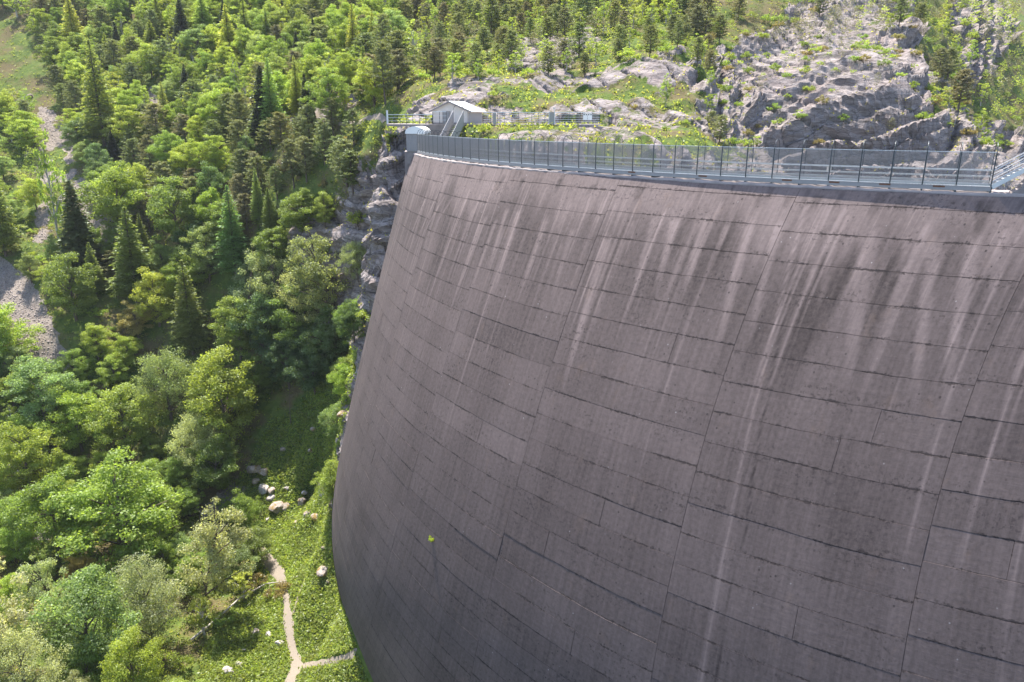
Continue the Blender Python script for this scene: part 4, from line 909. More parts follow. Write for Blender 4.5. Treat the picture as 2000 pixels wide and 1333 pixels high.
TINT = {   # leaf reflectance; names used in labels
 'broadleaf': {'fresh green': (0.135, 0.185, 0.045), 'mid green': (0.100, 0.145, 0.042), 'deep green': (0.060, 0.094, 0.046), 'yellow-green': (0.145, 0.195, 0.052), 'grey-green': (0.118, 0.165, 0.075), 'bronze-tinted': (0.165, 0.140, 0.070), 'lemon': (0.185, 0.225, 0.050)},
 'willow': {'silver-green': (0.170, 0.200, 0.130), 'pale silvery': (0.200, 0.228, 0.160), 'grey-green': (0.145, 0.178, 0.098)},
 'young': {'bright green': (0.162, 0.203, 0.052), 'lime green': (0.155, 0.205, 0.058), 'fresh green': (0.135, 0.185, 0.045)},
 'spruce': {'dark': (0.033, 0.045, 0.033), 'deep green': (0.052, 0.075, 0.037)},
 'larch': {'soft green': (0.102, 0.135, 0.046), 'yellowish': (0.139, 0.162, 0.052), 'bright green': (0.098, 0.157, 0.064)},
 'pine': {'olive': (0.090, 0.112, 0.055), 'brownish': (0.098, 0.112, 0.060), 'grey-green': (0.092, 0.094, 0.067)},
 'shrub': {'fresh green': (0.135, 0.185, 0.045), 'mid green': (0.100, 0.145, 0.042), 'olive': (0.121, 0.111, 0.060), 'yellow-green': (0.145, 0.195, 0.052)},
}
TREES = []    # kind, tint, location, height, width factor, label or None
def plant(kind, tint, loc, H, wf=1.0, label=None, rot=None, var=None, col=None):
    TREES.append(dict(kind=kind, tint=tint, loc=Vector(loc), H=H, wf=wf, label=label, rot=rot, var=var, col=col))
def feat(kind, tint, px, base, top, wpx, label, var=None, rot=None, dx=0):
    """a tree seen in the photograph: foot at (px, base), tip at row top, crown wpx wide"""
    if kind in ('broadleaf', 'willow'): base = min(base, top+1.08*wpx+12)
    p = at(px, base); d = p.y*CP-(p.z-CZ)*SP; pxm = FPX/d
    # height whose tip projects to the row top
    lo, hi = 0.5, 60
    for _ in range(30):
        m_ = (lo+hi)/2; _, y_ = project(np.array([p.x, p.y, p.z+m_])); 
        if y_ > top: lo = m_
        else: hi = m_
    H = lo; proto = {'broadleaf': 3.9*2.1, 'willow': 4.3*2.1, 'young': 4.2, 'spruce': 5.4, 'larch': 6.0, 'pine': 4.4, 'shrub': 3.0}[kind]
    wf = (wpx/pxm)/(proto*H/PH[kind]); plant(kind, tint, p, H, float(np.clip(wf, 0.45, 2.2)), label, rot, var)
F_ = feat
F_('spruce', 'dark', 362, 112, -8, 48, 'tall dark spruce standing above the lime green trees near the slope top')
F_('spruce', 'dark', 520, 278, 128, 70, 'broad dark spruce beside the gravel track bend')
F_('spruce', 'dark', 583, 140, 62, 32, 'slim dark spruce among bright broadleaf trees above the track')
F_('spruce', 'deep green', 165, 535, 352, 92, 'rough-edged green spruce between the two scree gullies')
F_('spruce', 'dark', 225, 320, 255, 34, 'small dark spruce at the foot of the tall larch')
F_('spruce', 'deep green', 468, 240, 170, 36, 'narrow spruce left of the broad dark spruce')
F_('spruce', 'dark', 765, 50, 0, 26, 'dark spruce tip on the upper forest edge above the hut')
F_('larch', 'soft green', 270, 590, 405, 100, 'dense conical larch at the lower end of the stony gully')
F_('larch', 'soft green', 205, 285, 78, 84, 'tallest larch with a pointed crown on the left slope')
F_('larch', 'bright green', 462, 540, 362, 78, 'fresh green conical tree rising alone above the grey willows')
F_('larch', 'soft green', 378, 690, 508, 86, 'thin see-through larch right of the yellow tree')
F_('larch', 'soft green', 12, 500, 300, 76, 'dark soft larch cut by the left edge of the picture')
F_('larch', 'yellowish', 150, 110, -10, 56, 'yellowish larch by the grassy bank in the upper corner')
F_('larch', 'soft green', 402, 90, -20, 60, 'larch directly right of the tall dark spruce')
F_('larch', 'soft green', 714, 195, 90, 48, 'lone dark larch beside the rocky terrace rim')
F_('larch', 'bright green', 535, 270, 112, 60, 'bright larch growing behind the broad dark spruce')
F_('young', 'fresh green', 118, 482, 255, 40, 'thin tall tree with bare lower trunk standing over the scree')
F_('larch', 'soft green', 300, 110, 40, 44, 'larch in the row of mixed trees on the upper slope')
F_('willow', 'grey-green', 660, 690, 455, 145, 'large pale willow against the rock wall beside the dam')
F_('willow', 'grey-green', 560, 690, 500, 120, 'grey-green willow left of the large pale willow')
F_('willow', 'silver-green', 480, 640, 490, 110, 'round silver-green willow below the fresh green conical tree')
F_('willow', 'silver-green', 395, 935, 805, 100, 'small round silver willow in front of the bright beech')
F_('willow', 'grey-green', 335, 870, 678, 120, 'upright grey willow left of the bright beech')
F_('willow', 'pale silvery', 395, 1300, 1000, 170, 'leaning silvery willow overhanging the meadow path', 2, 0.25)
F_('willow', 'pale silvery', 300, 1330, 1095, 140, 'upright silvery willow behind the yellow-green tree')
F_('willow', 'pale silvery', 60, 1330, 1085, 210, 'wide silvery willow in the lower corner')
F_('willow', 'silver-green', 60, 1440, 1235, 130, 'silvery willow crown at the bottom edge of the picture')
F_('willow', 'silver-green', 130, 1250, 1090, 110, 'silvery willow right of the wide corner willow')
F_('broadleaf', 'lemon', 312, 655, 525, 92, 'bright yellow-green tree between larches at mid slope')
F_('broadleaf', 'lemon', 272, 1385, 1245, 115, 'yellow-green tree at the bottom edge between silvery willows')
F_('broadleaf', 'bronze-tinted', 270, 660, 590, 60, 'small bronze-tinted tree at the foot of the yellow-green tree')
F_('broadleaf', 'bronze-tinted', 165, 1190, 1085, 62, 'rusty orange tinted treetop above the silvery willows')
F_('broadleaf', 'fresh green', 445, 880, 690, 150, 'bright beech at the edge of the shaded meadow')
F_('broadleaf', 'deep green', 600, 722, 625, 72, 'dark shaded tree at the top of the meadow')
F_('broadleaf', 'deep green', 530, 720, 575, 110, 'deep green tree beside the shaded one at the meadow head')
F_('broadleaf', 'mid green', 500, 800, 700, 70, 'small tree at the upper meadow corner')
F_('broadleaf', 'mid green', 430, 960, 850, 110, 'broad tree shading the bare gravel patch')
F_('broadleaf', 'fresh green', 250, 1110, 905, 210, 'widest bright green tree above the silvery willows')
F_('broadleaf', 'fresh green', 120, 1090, 930, 150, 'bright tree left of the widest bright green tree')
F_('broadleaf', 'grey-green', 190, 1360, 1120, 170, 'tall grey-green tree in front of the silvery willows')
F_('broadleaf', 'mid green', 150, 660, 500, 105, 'rounded tree beside the pale gravel slide')
F_('broadleaf', 'fresh green', 250, 880, 760, 120, 'fresh green tree left of the upright grey willow')
F_('broadleaf', 'fresh green', 160, 880, 760, 110, 'loose green tree above the rusty ground at left')
F_('broadleaf', 'fresh green', 60, 960, 830, 110, 'low bright tree beside the grey stone heap')
F_('broadleaf', 'fresh green', 15, 720, 600, 110, 'bright tree at the edge under the pale gravel slide')
F_('broadleaf', 'grey-green', 90, 820, 700, 130, 'grey-green bushy tree below the pale gravel slide')
F_('broadleaf', 'mid green', 240, 470, 320, 120, 'leafy tree left of the mid slope pines')
F_('broadleaf', 'mid green', 350, 480, 350, 110, 'leafy tree in the hollow under the mid slope pines')
F_('broadleaf', 'grey-green', 410, 560, 440, 90, 'pale leafy tree left of the fresh green conical tree')
F_('willow', 'grey-green', 625, 650, 505, 125, 'rounded pale willow between the large willow and the rock foot')
F_('broadleaf', 'deep green', 645, 720, 598, 105, 'deep green tree under the large pale willow')
F_('broadleaf', 'mid green', 580, 690, 560, 115, 'mid green tree above the dark meadow head trees')
F_('broadleaf', 'deep green', 692, 690, 590, 62, 'dark narrow tree right against the dam edge')
F_('willow', 'grey-green', 700, 560, 470, 60, 'small pale willow high against the rock wall')
F_('broadleaf', 'mid green', 470, 700, 585, 100, 'mid green tree below the round silver-green willow')
F_('broadleaf', 'deep green', 615, 770, 668, 88, 'shaded deep green tree lowest at the meadow head')
F_('broadleaf', 'deep green', 565, 760, 655, 84, 'shaded tree left of the lowest meadow head tree')
F_('young', 'lime green', 885, 160, 100, 40, 'lime green sapling on the rock rim above the hut')
F_('young', 'lime green', 810, 140, 45, 60, 'lime green tree among pines above the terrace')
F_('young', 'bright green', 675, 215, 178, 40, 'small round tree on the track verge')
F_('young', 'lime green', 470, 90, 20, 80, 'large lime green treetop right of the tall larch group')
F_('young', 'fresh green', 1300, 210, 148, 30, 'single young larch-like tree on the rock slab behind the fence')
F_('shrub', 'fresh green', 700, 440, 400, 46, 'bright bush clinging to the rock wall left of the dam')
LANDM = [(t['label'], t) for t in TREES]
fx = [tuple(project(np.array(t['loc']))) for t in TREES]

NOTREE = [MEADOW] + Z_SCREE[:3] + [[(-20, 40), (60, 55), (105, 110), (110, 195), (60, 225), (-20, 240)], [(650, 228), (815, 232), (830, 300), (800, 330), (760, 420), (740, 520), (700, 470), (735, 330), (690, 275)],
          [(770, 190), (1190, 190), (1190, 300), (770, 300)], [(800, 205), (1000, 150), (1180, 140), (1345, 112), (1400, 300), (780, 300)], [(585, 205), (690, 195), (690, 245), (590, 242)]]
NOT_SCREE = Z_SCREE[3:]
NOTREE.append([(560, 700), (680, 690), (640, 770), (540, 850), (470, 930), (450, 900), (520, 800)])
NOTREE.append([(690, 420), (800, 290), (765, 500), (705, 700), (650, 730), (690, 560)])
CLIFF = [(1380, 120), (1500, 80), (1790, 70), (1830, 170), (1880, 300), (1420, 330)]
PINES = [(520, 250), (740, 262), (735, 330), (700, 415), (560, 420), (430, 480), (450, 380), (530, 330)]
CUP = [(540, 480), (700, 480), (700, 700), (560, 700)]
cnt = {k: 0 for k in PH}
for t in TREES: cnt[t['kind']] += 1
def zone_pick(px, py, D, r):
    """kind, tint, height range, spacing for a foot at this picture position"""
    P = lambda poly: bool(inpoly(np.array([px]), np.array([py]), poly)[0])
    for z in NOTREE:
        if P(z): return None
    for z in NOT_SCREE:
        if P(z): return None
    x = r.random()
    if P(CLIFF):
        if x < 0.15: return None
        return ('shrub', r.choice(['olive', 'mid green', 'fresh green'], p=[.4, .35, .25]), (0.9, 2.4), 3.2) if x < 0.8 else ('pine', 'olive', (2.0, 4.5), 5.5)
    if px > 1830:
        if x < 0.35: return ('pine', r.choice(['olive', 'grey-green']), (4, 8), 4.5)
        if x < 0.7: return ('young', r.choice(['bright green', 'fresh green']), (4, 7), 4.0)
        return ('shrub', r.choice(['olive', 'mid green', 'fresh green']), (1.5, 3), 3.0)
    if px > 1380:
        if x < 0.55: return ('pine', r.choice(['olive', 'grey-green', 'brownish'], p=[.5, .3, .2]), (3.0, 6.5), 3.4)
        if x < 0.75: return ('shrub', r.choice(['olive', 'mid green', 'fresh green']), (1.4, 3.2), 2.3)
        return ('young', 'fresh green', (3, 5), 5.0)
    if px > 780 and py < 160:
        sp = 3.1 if py < 70 else 3.6
        if x < 0.42: return ('pine', r.choice(['olive', 'grey-green', 'brownish'], p=[.45, .35, .2]), (6.0, 9.5) if py < 70 else (4, 7.0), sp)
        if x < 0.80: return ('young', r.choice(['bright green', 'lime green', 'fresh green'], p=[.4, .25, .35]), (4.5, 8) if py < 70 else (2.5, 5), sp)
        if x < 0.82: return ('larch', 'soft green', (8, 12), 5)
        return ('shrub', r.choice(['fresh green', 'yellow-green', 'mid green']), (1.5, 3), 3.2)
    if px > 780: return None
    if P(PINES):
        return ('pine', r.choice(['olive', 'brownish', 'grey-green'], p=[.4, .35, .25]), (7, 10.5), 3.3) if x < 0.85 else ('shrub', 'olive', (1.5, 2.5), 3)
    if py < 300:
        if x < 0.26: return ('pine', r.choice(['olive', 'brownish', 'grey-green'], p=[.5, .3, .2]), (8, 12.5), 5.0)
        if x < 0.70: return ('broadleaf', r.choice(['fresh green', 'mid green', 'grey-green', 'yellow-green'], p=[.5, .3, .12, .08]), (8, 12), 5.0)
        if x < 0.89: return ('young', r.choice(['bright green', 'lime green', 'fresh green'], p=[.4, .2, .4]), (7, 10), 4.0)
        if x < 0.96: return ('larch', r.choice(['soft green', 'yellowish']), (11, 17), 5.5)
        return ('spruce', 'dark', (10, 16), 6)
    if py < 620:
        if px < 130:
            if x < 0.7: return ('broadleaf', r.choice(['fresh green', 'grey-green']), (6, 9), 5.2)
            return ('shrub', 'fresh green', (1.5, 3), 3)
        if x < 0.22: return ('pine', r.choice(['olive', 'brownish', 'grey-green']), (7, 10), 4.6)
        if x < 0.72: return ('broadleaf', r.choice(['fresh green', 'mid green', 'deep green', 'grey-green'], p=[.25, .4, .2, .15]), (7, 11), 4.6)
        if x < 0.82: return ('larch', 'soft green', (9, 14), 5)
        if x < 0.88: return ('young', 'bright green', (6, 9), 4.5)
        return ('shrub', 'mid green', (2, 3), 3)
    if x < 0.55: return ('broadleaf', r.choice(['fresh green', 'mid green', 'grey-green', 'yellow-green'], p=[.5, .25, .2, .05]), (6, 9), 4.5)
    if x < 0.70: return ('young', r.choice(['bright green', 'fresh green']), (4.5, 7), 4.0)
    if x < 0.76: return ('willow', r.choice(['grey-green', 'silver-green']), (6, 9), 5.5)
    return ('shrub', r.choice(['fresh green', 'mid green', 'yellow-green', 'olive'], p=[.5, .3, .1, .1]), (1.6, 3.2), 2.8)
pts_ = [(t['loc'].x, t['loc'].y, 1.6+0.2*t['H']) for t in TREES]
rr = np.random.default_rng(5); cand = []
step = 2.1
for gx_ in np.arange(-240, 330, step):
    for gy_ in np.arange(70, 430, step):
        x = gx_+rr.uniform(-1, 1); y = gy_+rr.uniform(-1, 1)
        if abs(x) > 0.80*y+8: continue
        cand.append((x, y))
cand = np.array(cand); zc = base_z(cand[:, 0], cand[:, 1]); cpx, cpy = project(np.stack([cand[:, 0], cand[:, 1], zc], 1))
ok = (cpx > -120) & (cpx < 2080) & (cpy > -60) & (cpy < 1480)
order = rr.permutation(np.nonzero(ok)[0]); cell = {}
def near_ok(x, y, s):
    i, j = int(x//6), int(y//6)
    for a in (-1, 0, 1):
        for b in (-1, 0, 1):
            for (u, v, w) in cell.get((i+a, j+b), ()):
                m_ = (s+w)/2
                if (u-x)**2+(v-y)**2 < m_*m_: return False
    return True
for u, v, w in pts_: cell.setdefault((int(u//6), int(v//6)), []).append((u, v, w+1.0))
MAXK = {'broadleaf': 296, 'pine': 296, 'shrub': 290, 'young': 290, 'larch': 290, 'spruce': 290, 'willow': 290}
for i in order:
    x, y = cand[i]; px, py = cpx[i], cpy[i]
    z = zone_pick(px, py, y, rr)
    if z is None: continue
    kind, tint, (h0, h1), sp = z
    if not near_ok(x, y, sp): continue
    # not behind the dam
    if px > 640 and py > 285 and dam_hit(px, py-25): continue
    h = down(x, y)
    if h is None: continue
    # hidden behind nearer ground altogether
    H = rr.uniform(h0, h1); c = Vector((0, 0, CZ)); tgt = h+Vector((0, 0, H*0.9)); d = (tgt-c); hit = BV.ray_cast(c, d.normalized(), d.length-0.5)
    if hit[0] is not None: continue
    cell.setdefault((int(x//6), int(y//6)), []).append((x, y, sp)); cnt[kind] += 1
    plant(kind, tint, h, H, rr.uniform(1.1, 1.65) if kind == 'pine' else rr.uniform(0.85, 1.25) if kind != 'young' else rr.uniform(0.9, 1.5))
# hand-placed shrubs on terrace, rocks and cliff
for px, py, hp_, tn_, lab in [(945, 262, 26, 'yellow-green', 'yellow-green bush against the terrace wall corner'), (848, 252, 14, 'fresh green', 'small green bush between booth and hut'), (1000, 258, 10, 'fresh green', 'low bush on the grassy bank below the railing'),
        (950, 275, 12, 'fresh green', 'little bush at the foot of the retaining wall'), (1030, 150, 22, 'fresh green', 'bush in the cleft of the grey rock slabs'), (962, 190, 20, 'fresh green', 'bush on the rock behind the hut roof'),
        (1240, 215, 18, 'olive', 'olive bush under the highest rock slab'), (1300, 255, 14, 'fresh green', 'small bush on the stony slope right of the slabs'), (1340, 245, 14, 'fresh green', 'green tuft below the rock slab corner'),
        (1365, 238, 12, 'yellow-green', 'yellow-green tuft on the stony slope'), (1525, 240, 14, 'fresh green', 'green tuft low on the big cliff'), (1575, 135, 12, 'fresh green', 'green tuft in a crack of the big cliff'), (1670, 122, 22, 'fresh green', 'bright little tree on top of the cliff ledges'),
        (760, 268, 12, 'yellow-green', 'yellow-green tuft on the bank above the dam end'), (735, 285, 16, 'mid green', 'green bush on the bank left of the booth'), (700, 270, 18, 'mid green', 'round bush shading the grassy bank'),
        (640, 500, 26, 'fresh green', 'bush at the foot of the rock wall'), (500, 1150, 40, 'olive', 'twiggy olive bush overhanging the meadow path'), (545, 1165, 44, 'olive', 'twiggy bush where the meadow path disappears')]:
    p = at(px, py); d = p.y*CP-(p.z-CZ)*SP; plant('shrub', tn_, p, hp_*d/FPX*0.9, 1.0, lab); cnt['shrub'] += 1
REST = []
for k in PH:
    own = [t for t in TREES if t['kind'] == k]
    own.sort(key=lambda t: (t['label'] is None, -t['H']/(t['loc']-Vector((0, 0, CZ))).length))
    REST += own[MAXK[k]+2:]
ids_ = {id(t) for t in REST}; TREES = [t for t in TREES if id(t) not in ids_]
print('trees', cnt, 'rest', len(REST))
# labels that tell the filled-in trees apart by their nearest landmark
tp_ = np.array([project(np.array(t['loc']+Vector((0, 0, t['H']*0.5)))) for t in TREES])
KW = {'broadleaf': 'broadleaf tree', 'willow': 'willow', 'young': 'young tree', 'spruce': 'spruce', 'larch': 'larch', 'pine': 'pine', 'shrub': 'bush'}
MARKS = [('the tall dark spruce', 362, 60), ('the broad dark spruce', 520, 200), ('the gully-side green spruce', 165, 440), ('the conical larch by the gully', 270, 500), ('the tallest larch', 205, 180), ('the fresh green conical tree', 462, 450),
         ('the yellow-green tree', 312, 590), ('the large pale willow', 660, 550), ('the bright beech', 445, 780), ('the upright grey willow', 335, 770), ('the leaning silvery willow', 440, 1120), ('the corner willow', 60, 1180), ('the widest bright tree', 250, 1000),
         ('the pale gravel slide', 90, 650), ('the stony gully', 170, 330), ('the grey stone heap', 20, 900), ('the gravel track bend', 610, 220), ('the lone dark larch', 714, 140), ('the hut', 893, 218), ('the lime green tree', 810, 90),
         ('the grey rock slabs', 1180, 170), ('the highest rock slab', 1340, 140), ('the bare rock ledges', 1060, 95), ('the big cliff', 1650, 180), ('the cliff top', 1640, 60), ('the rocky spur', 1850, 270), ('the rock tower', 1920, 80), ('the grassy corner bank', 60, 150), ('the rock wall beside the dam', 690, 450), ('the meadow head', 600, 760)]
mk = np.array([(a, b) for _, a, b in MARKS], float)
used = {t['label'] for t in TREES if t['label']}
def size_word(kind, H):
    f = H/PH[kind]; return 'tiny' if f < 0.42 else 'small' if f < 0.68 else 'tall' if f > 1.08 else 'medium'
VERT = ['just', '', 'farther']
for i, t in enumerate(TREES):
    if t['label']: continue
    dx = tp_[i, 0]-mk[:, 0]; dy = tp_[i, 1]-mk[:, 1]; dist = np.hypot(dx, dy); j = int(dist.argmin()); ax, ay = dx[j], dy[j]
    sector = int(((math.degrees(math.atan2(-ay, ax))+360+22.5) % 360)//45)
    dw = ['right of', 'up right of', 'above', 'up left of', 'left of', 'down left of', 'below', 'down right of'][sector]
    fw = 'close, ' if dist[j] < 38 else 'well ' if dist[j] > 110 else ''
    b0 = f"{size_word(t['kind'], t['H'])} {t['tint'].replace(' ', '-')} {KW[t['kind']]} {fw.replace('close, ', 'just ')}{dw} {MARKS[j][0]}"
    t['label'] = b0; t['d'] = float(dist[j])
from collections import defaultdict
byl = defaultdict(list)
for i, t in enumerate(TREES): byl[t['label']].append(i)
ordw = ['nearest', 'second nearest', 'third nearest', 'fourth nearest', 'fifth nearest', 'sixth nearest', 'seventh nearest', 'eighth nearest', 'ninth nearest', 'tenth nearest', 'eleventh nearest', 'twelfth nearest', 'thirteenth nearest', 'fourteenth nearest', 'fifteenth nearest', 'sixteenth nearest', 'seventeenth nearest', 'eighteenth nearest']
dup_left = 0
for l, ids in byl.items():
    if len(ids) == 1: continue
    ids.sort(key=lambda i: TREES[i].get('d', 0))
    for n_, i in enumerate(ids):
        if n_ < 18: TREES[i]['label'] = ordw[n_] + ' ' + l
        else: dup_left += 1
for t in TREES:
    k = t['kind']; pr = PR[k][t['var'] if t['var'] is not None else random.randrange(len(PR[k]))]
    r_ = empty(NAME[k], t['loc'], t['label'], 'tree' if k != 'shrub' else 'shrub', GROUP[k]); r_.rotation_euler = (0, 0, t['rot'] if t['rot'] is not None else random.random()*6.283)
    f = t['H']/PH[k]; r_.scale = (f*t['wf'], f*t['wf'], f)
    c = t['col'] or TINT[k][t['tint']]; j = [random.uniform(0.92, 1.1) for _ in range(3)]
    link('trunk' if k != 'shrub' else 'stem', pr[0], r_); o = link('crown' if k != 'shrub' else 'foliage', pr[1], r_); g_ = random.uniform(0.9, 1.12)
    o.color = (c[0]*j[0]*g_, c[1]*g_, c[2]*j[2]*g_, 1)
    if t['label'].startswith('leaning thin larch'): r_.rotation_euler = (0, R_(-9), 0)

# everything past the largest of each kind: far crowns joined per kind
for k in PH:
    own = [t for t in REST if t['kind'] == k]
    if not own: continue
    VS, TS = [], []; keepn = {'pine': 420, 'broadleaf': 520, 'young': 240, 'shrub': 130, 'larch': 420, 'spruce': 420, 'willow': 400}[k]; arr = []
    for _, cm in PR[k]:
        a = np.empty(len(cm.vertices)*3, np.float32); cm.vertices.foreach_get('co', a); tn = np.empty(len(cm.vertices), np.float32); cm.attributes['tone'].data.foreach_get('value', tn); arr.append((a.reshape(-1, 4, 3), tn.reshape(-1, 4)))
    for t in own:
        a, tn = arr[random.randrange(len(arr))]; i = rng.choice(len(a), min(keepn, len(a)), replace=False); b = a[i]; c = b.mean(1, keepdims=True); b = c+(b-c)*1.9
        f = t['H']/PH[k]; an = random.random()*6.28; X = b.copy(); X[..., 0] = (b[..., 0]*math.cos(an)-b[..., 1]*math.sin(an))*f*t['wf']; X[..., 1] = (b[..., 0]*math.sin(an)+b[..., 1]*math.cos(an))*f*t['wf']; X[..., 2] = b[..., 2]*f
        VS.append((X+np.array(t['loc'])).reshape(-1, 3)); TS.append(np.clip(tn[i].ravel()*0.8+random.uniform(-.15, .3), 0, 1))
    VS = np.concatenate(VS); nm = {'pine': 'pine_forest', 'broadleaf': 'broadleaf_forest', 'young': 'thicket', 'shrub': 'scrub'}.get(k, k+'_forest')
    o = link(nm, mesh_np(nm, VS, np.arange(len(VS)).reshape(-1, 4), [PR[k][0][1].materials[0]], False, {'tone': np.concatenate(TS)})); c = list(TINT[k].values())[0 if k != 'pine' else 2]; o.color = (*c, 1)
    tag(o, 'far ' + {'pine': 'pines', 'broadleaf': 'leafy trees', 'young': 'young trees', 'shrub': 'bushes'}.get(k, k+' trees') + ' massed on the upper slopes', None, None, 'stuff')

# ------------------------------------------------------------------ fallen logs, boulders
def log(pts2, r0, r1, label, name='fallen_trunk', cat='fallen tree', lifts=None, mat='pale_bark'):
    P = [at(*p) for p in pts2]; P = [p+Vector((0, 0, (lifts[i] if lifts else 0.25))) for i, p in enumerate(P)]
    e = empty(name, P[0], label, cat); n_ = len(P); part('trunk', MB().tube(P, [r0+(r1-r0)*i/(n_-1) for i in range(n_)], 7), M[mat], e, True)
    mb = MB()
    for k in range(5):
        a = P[-1].lerp(P[0], 0.08+0.12*k); v = Vector((random.uniform(-1, 1), random.uniform(-1, 1), random.uniform(0.1, 0.8))).normalized(); mb.tube([a, a+v*random.uniform(0.6, 1.6)], [0.05, 0.015], 4)
    part('branch', mb, M[mat], e); return e
log([(374, 1254), (420, 1222), (470, 1180), (520, 1150), (560, 1140)], 0.20, 0.08, 'long pale fallen birch trunk lying across the meadow edge', lifts=[0.4, 0.9, 1.2, 1.0, 0.5])
log([(628, 440), (600, 470), (575, 492)], 0.14, 0.07, 'thin pale log lying on the rock wall left of the dam')
p = at(568, 832); e = empty('dead_trunk', p, 'bare upright dead stem at the shaded head of the meadow', 'dead tree'); part('trunk', MB().tube([p, p+Vector((0.1, 0, 4.2)), p+Vector((0.5, 0, 8.0))], [0.12, 0.08, 0.03], 6), M['bark'], e); part('branch', MB().tube([p+Vector((0.1, 0, 3.8)), p+Vector((0.9, 0, 5.4))], [0.05, 0.02], 4), M['bark'], e)
def rock_mesh(seed, mat, sub=3):
    import bmesh
    bm = bmesh.new(); bmesh.ops.create_icosphere(bm, subdivisions=sub, radius=1.0); P = np.array([v.co[:] for v in bm.verts]); r = np.random.default_rng(seed)
    for k in range(9):       # planes shear faces off
        n_ = r.normal(size=3); n_ /= np.linalg.norm(n_); h = r.uniform(0.55, 0.85); d = P@n_-h; P -= np.outer(np.where(d > 0, d, 0), n_)
    P *= 1+0.07*fbm(P+seed*9, 0.6, 3, seed)[:, None]; P *= [1.15, 0.95, 0.75]
    for v, c in zip(bm.verts, P): v.co = c
    me = bpy.data.meshes.new('boulder'); bm.to_mesh(me); bm.free(); me.materials.append(mat); return me
RM = [rock_mesh(i, M['rock']) for i in (1, 2, 3)]; RMM = [rock_mesh(i, M['mossrock']) for i in (4, 5)]
for px, py, w, ms, lab in [(546, 1258, 18, 0, 'pale rounded boulder beside the meadow path'), (524, 1242, 16, 0, 'flat pale stone above the rounded path boulder'), (447, 1312, 22, 0, 'large pale boulder near the bottom of the meadow'), (466, 1298, 16, 0, 'smaller pale stone beside the large bottom boulder'),
        (478, 1271, 10, 0, 'small stone in the grass above the bottom boulders'), (634, 962, 30, 0, 'white cracked boulder nearest the dam edge'), (628, 947, 18, 1, 'mossy stone on top of the white cracked boulder'), (542, 996, 36, 1, 'long mossy boulder in the middle of the meadow'), (557, 993, 22, 1, 'rusty boulder against the long mossy one'),
        (600, 1006, 18, 1, 'brown boulder right of the long mossy one'), (617, 1014, 24, 1, 'flat rust-coloured boulder near the dam'), (579, 1022, 14, 1, 'small dark boulder below the long mossy one'), (523, 1016, 12, 0, 'white stone at the tip of the leaning willow'), (595, 962, 14, 0, 'pale stone above the rusty boulders'),
        (560, 955, 14, 0, 'pale stone in the middle of the upper meadow'), (590, 985, 26, 1, 'orange mossy boulder in the meadow'), (634, 1072, 14, 1, 'brown boulder half hidden in grass by the dam'), (634, 1120, 34, 1, 'dark mossy boulder under grass against the dam'), (642, 1138, 12, 1, 'small yellow-mossed stone under the dark boulder'),
        (495, 918, 30, 1, 'mossy boulder at the head of the stone heap'), (515, 925, 24, 1, 'orange boulder right of the stone heap head'), (500, 940, 20, 1, 'brown stone in the stone heap'), (515, 958, 26, 0, 'pale boulder in the stone heap'), (530, 962, 22, 1, 'rusty stone at the end of the stone heap'), (528, 975, 18, 0, 'pale stone below the stone heap'),
        (663, 862, 20, 1, 'dark boulder by the dam in the upper meadow'), (670, 812, 24, 1, 'orange mossy rock beside the dam, highest in the meadow'), (645, 815, 16, 1, 'brown rock left of the highest mossy rock'), (612, 840, 14, 1, 'brown rock in the shaded upper meadow'), (607, 882, 14, 1, 'little rusty rock in the upper meadow'), (552, 878, 12, 1, 'low brown rock near the meadow trees'),
        (497, 1236, 18, 1, 'brown flat stone left of the pale path stones'), (538, 1175, 8, 0, 'tiny stone on the path verge'), (580, 1128, 8, 0, 'white stone where the trail forks'), (120, 395, 18, 0, 'boulder in the stony gully'), (60, 190, 14, 1, 'brown outcrop stone on the grassy corner bank'), (20, 915, 22, 0, 'grey boulder in the left stone heap'), (8, 890, 20, 0, 'upper grey boulder in the left stone heap'), (35, 925, 16, 0, 'right hand grey boulder in the left stone heap'), (110, 1035, 20, 0, 'pale stone between trees at lower left')]:
    p = at(px, py); d = p.y*CP-(p.z-CZ)*SP; s_ = w*d/FPX/2
    o = link('boulder', random.choice(RMM if ms else RM)); o.location = p+Vector((0, 0, s_*0.15)); o.scale = (s_, s_*random.uniform(.8, 1.1), s_*random.uniform(.8, 1.1)); o.rotation_euler = (random.uniform(-.3, .3), random.uniform(-.3, .3), random.random()*6.28)
    tag(o, lab, 'boulder', 'boulders in the valley')
# sapling growing out of the dam face
h = dam_hit(845, 1058); P = dam_pt(h[0], h[1], 0.05); t_, c_ = PR['shrub'][0]
e = empty('sapling', tuple(P), 'tiny green sapling growing out of the bare dam face', 'plant'); e.scale = (0.30, 0.30, 0.42); link('stem', t_, e); o = link('foliage', c_, e); o.color = (0.19, 0.25, 0.03, 1)

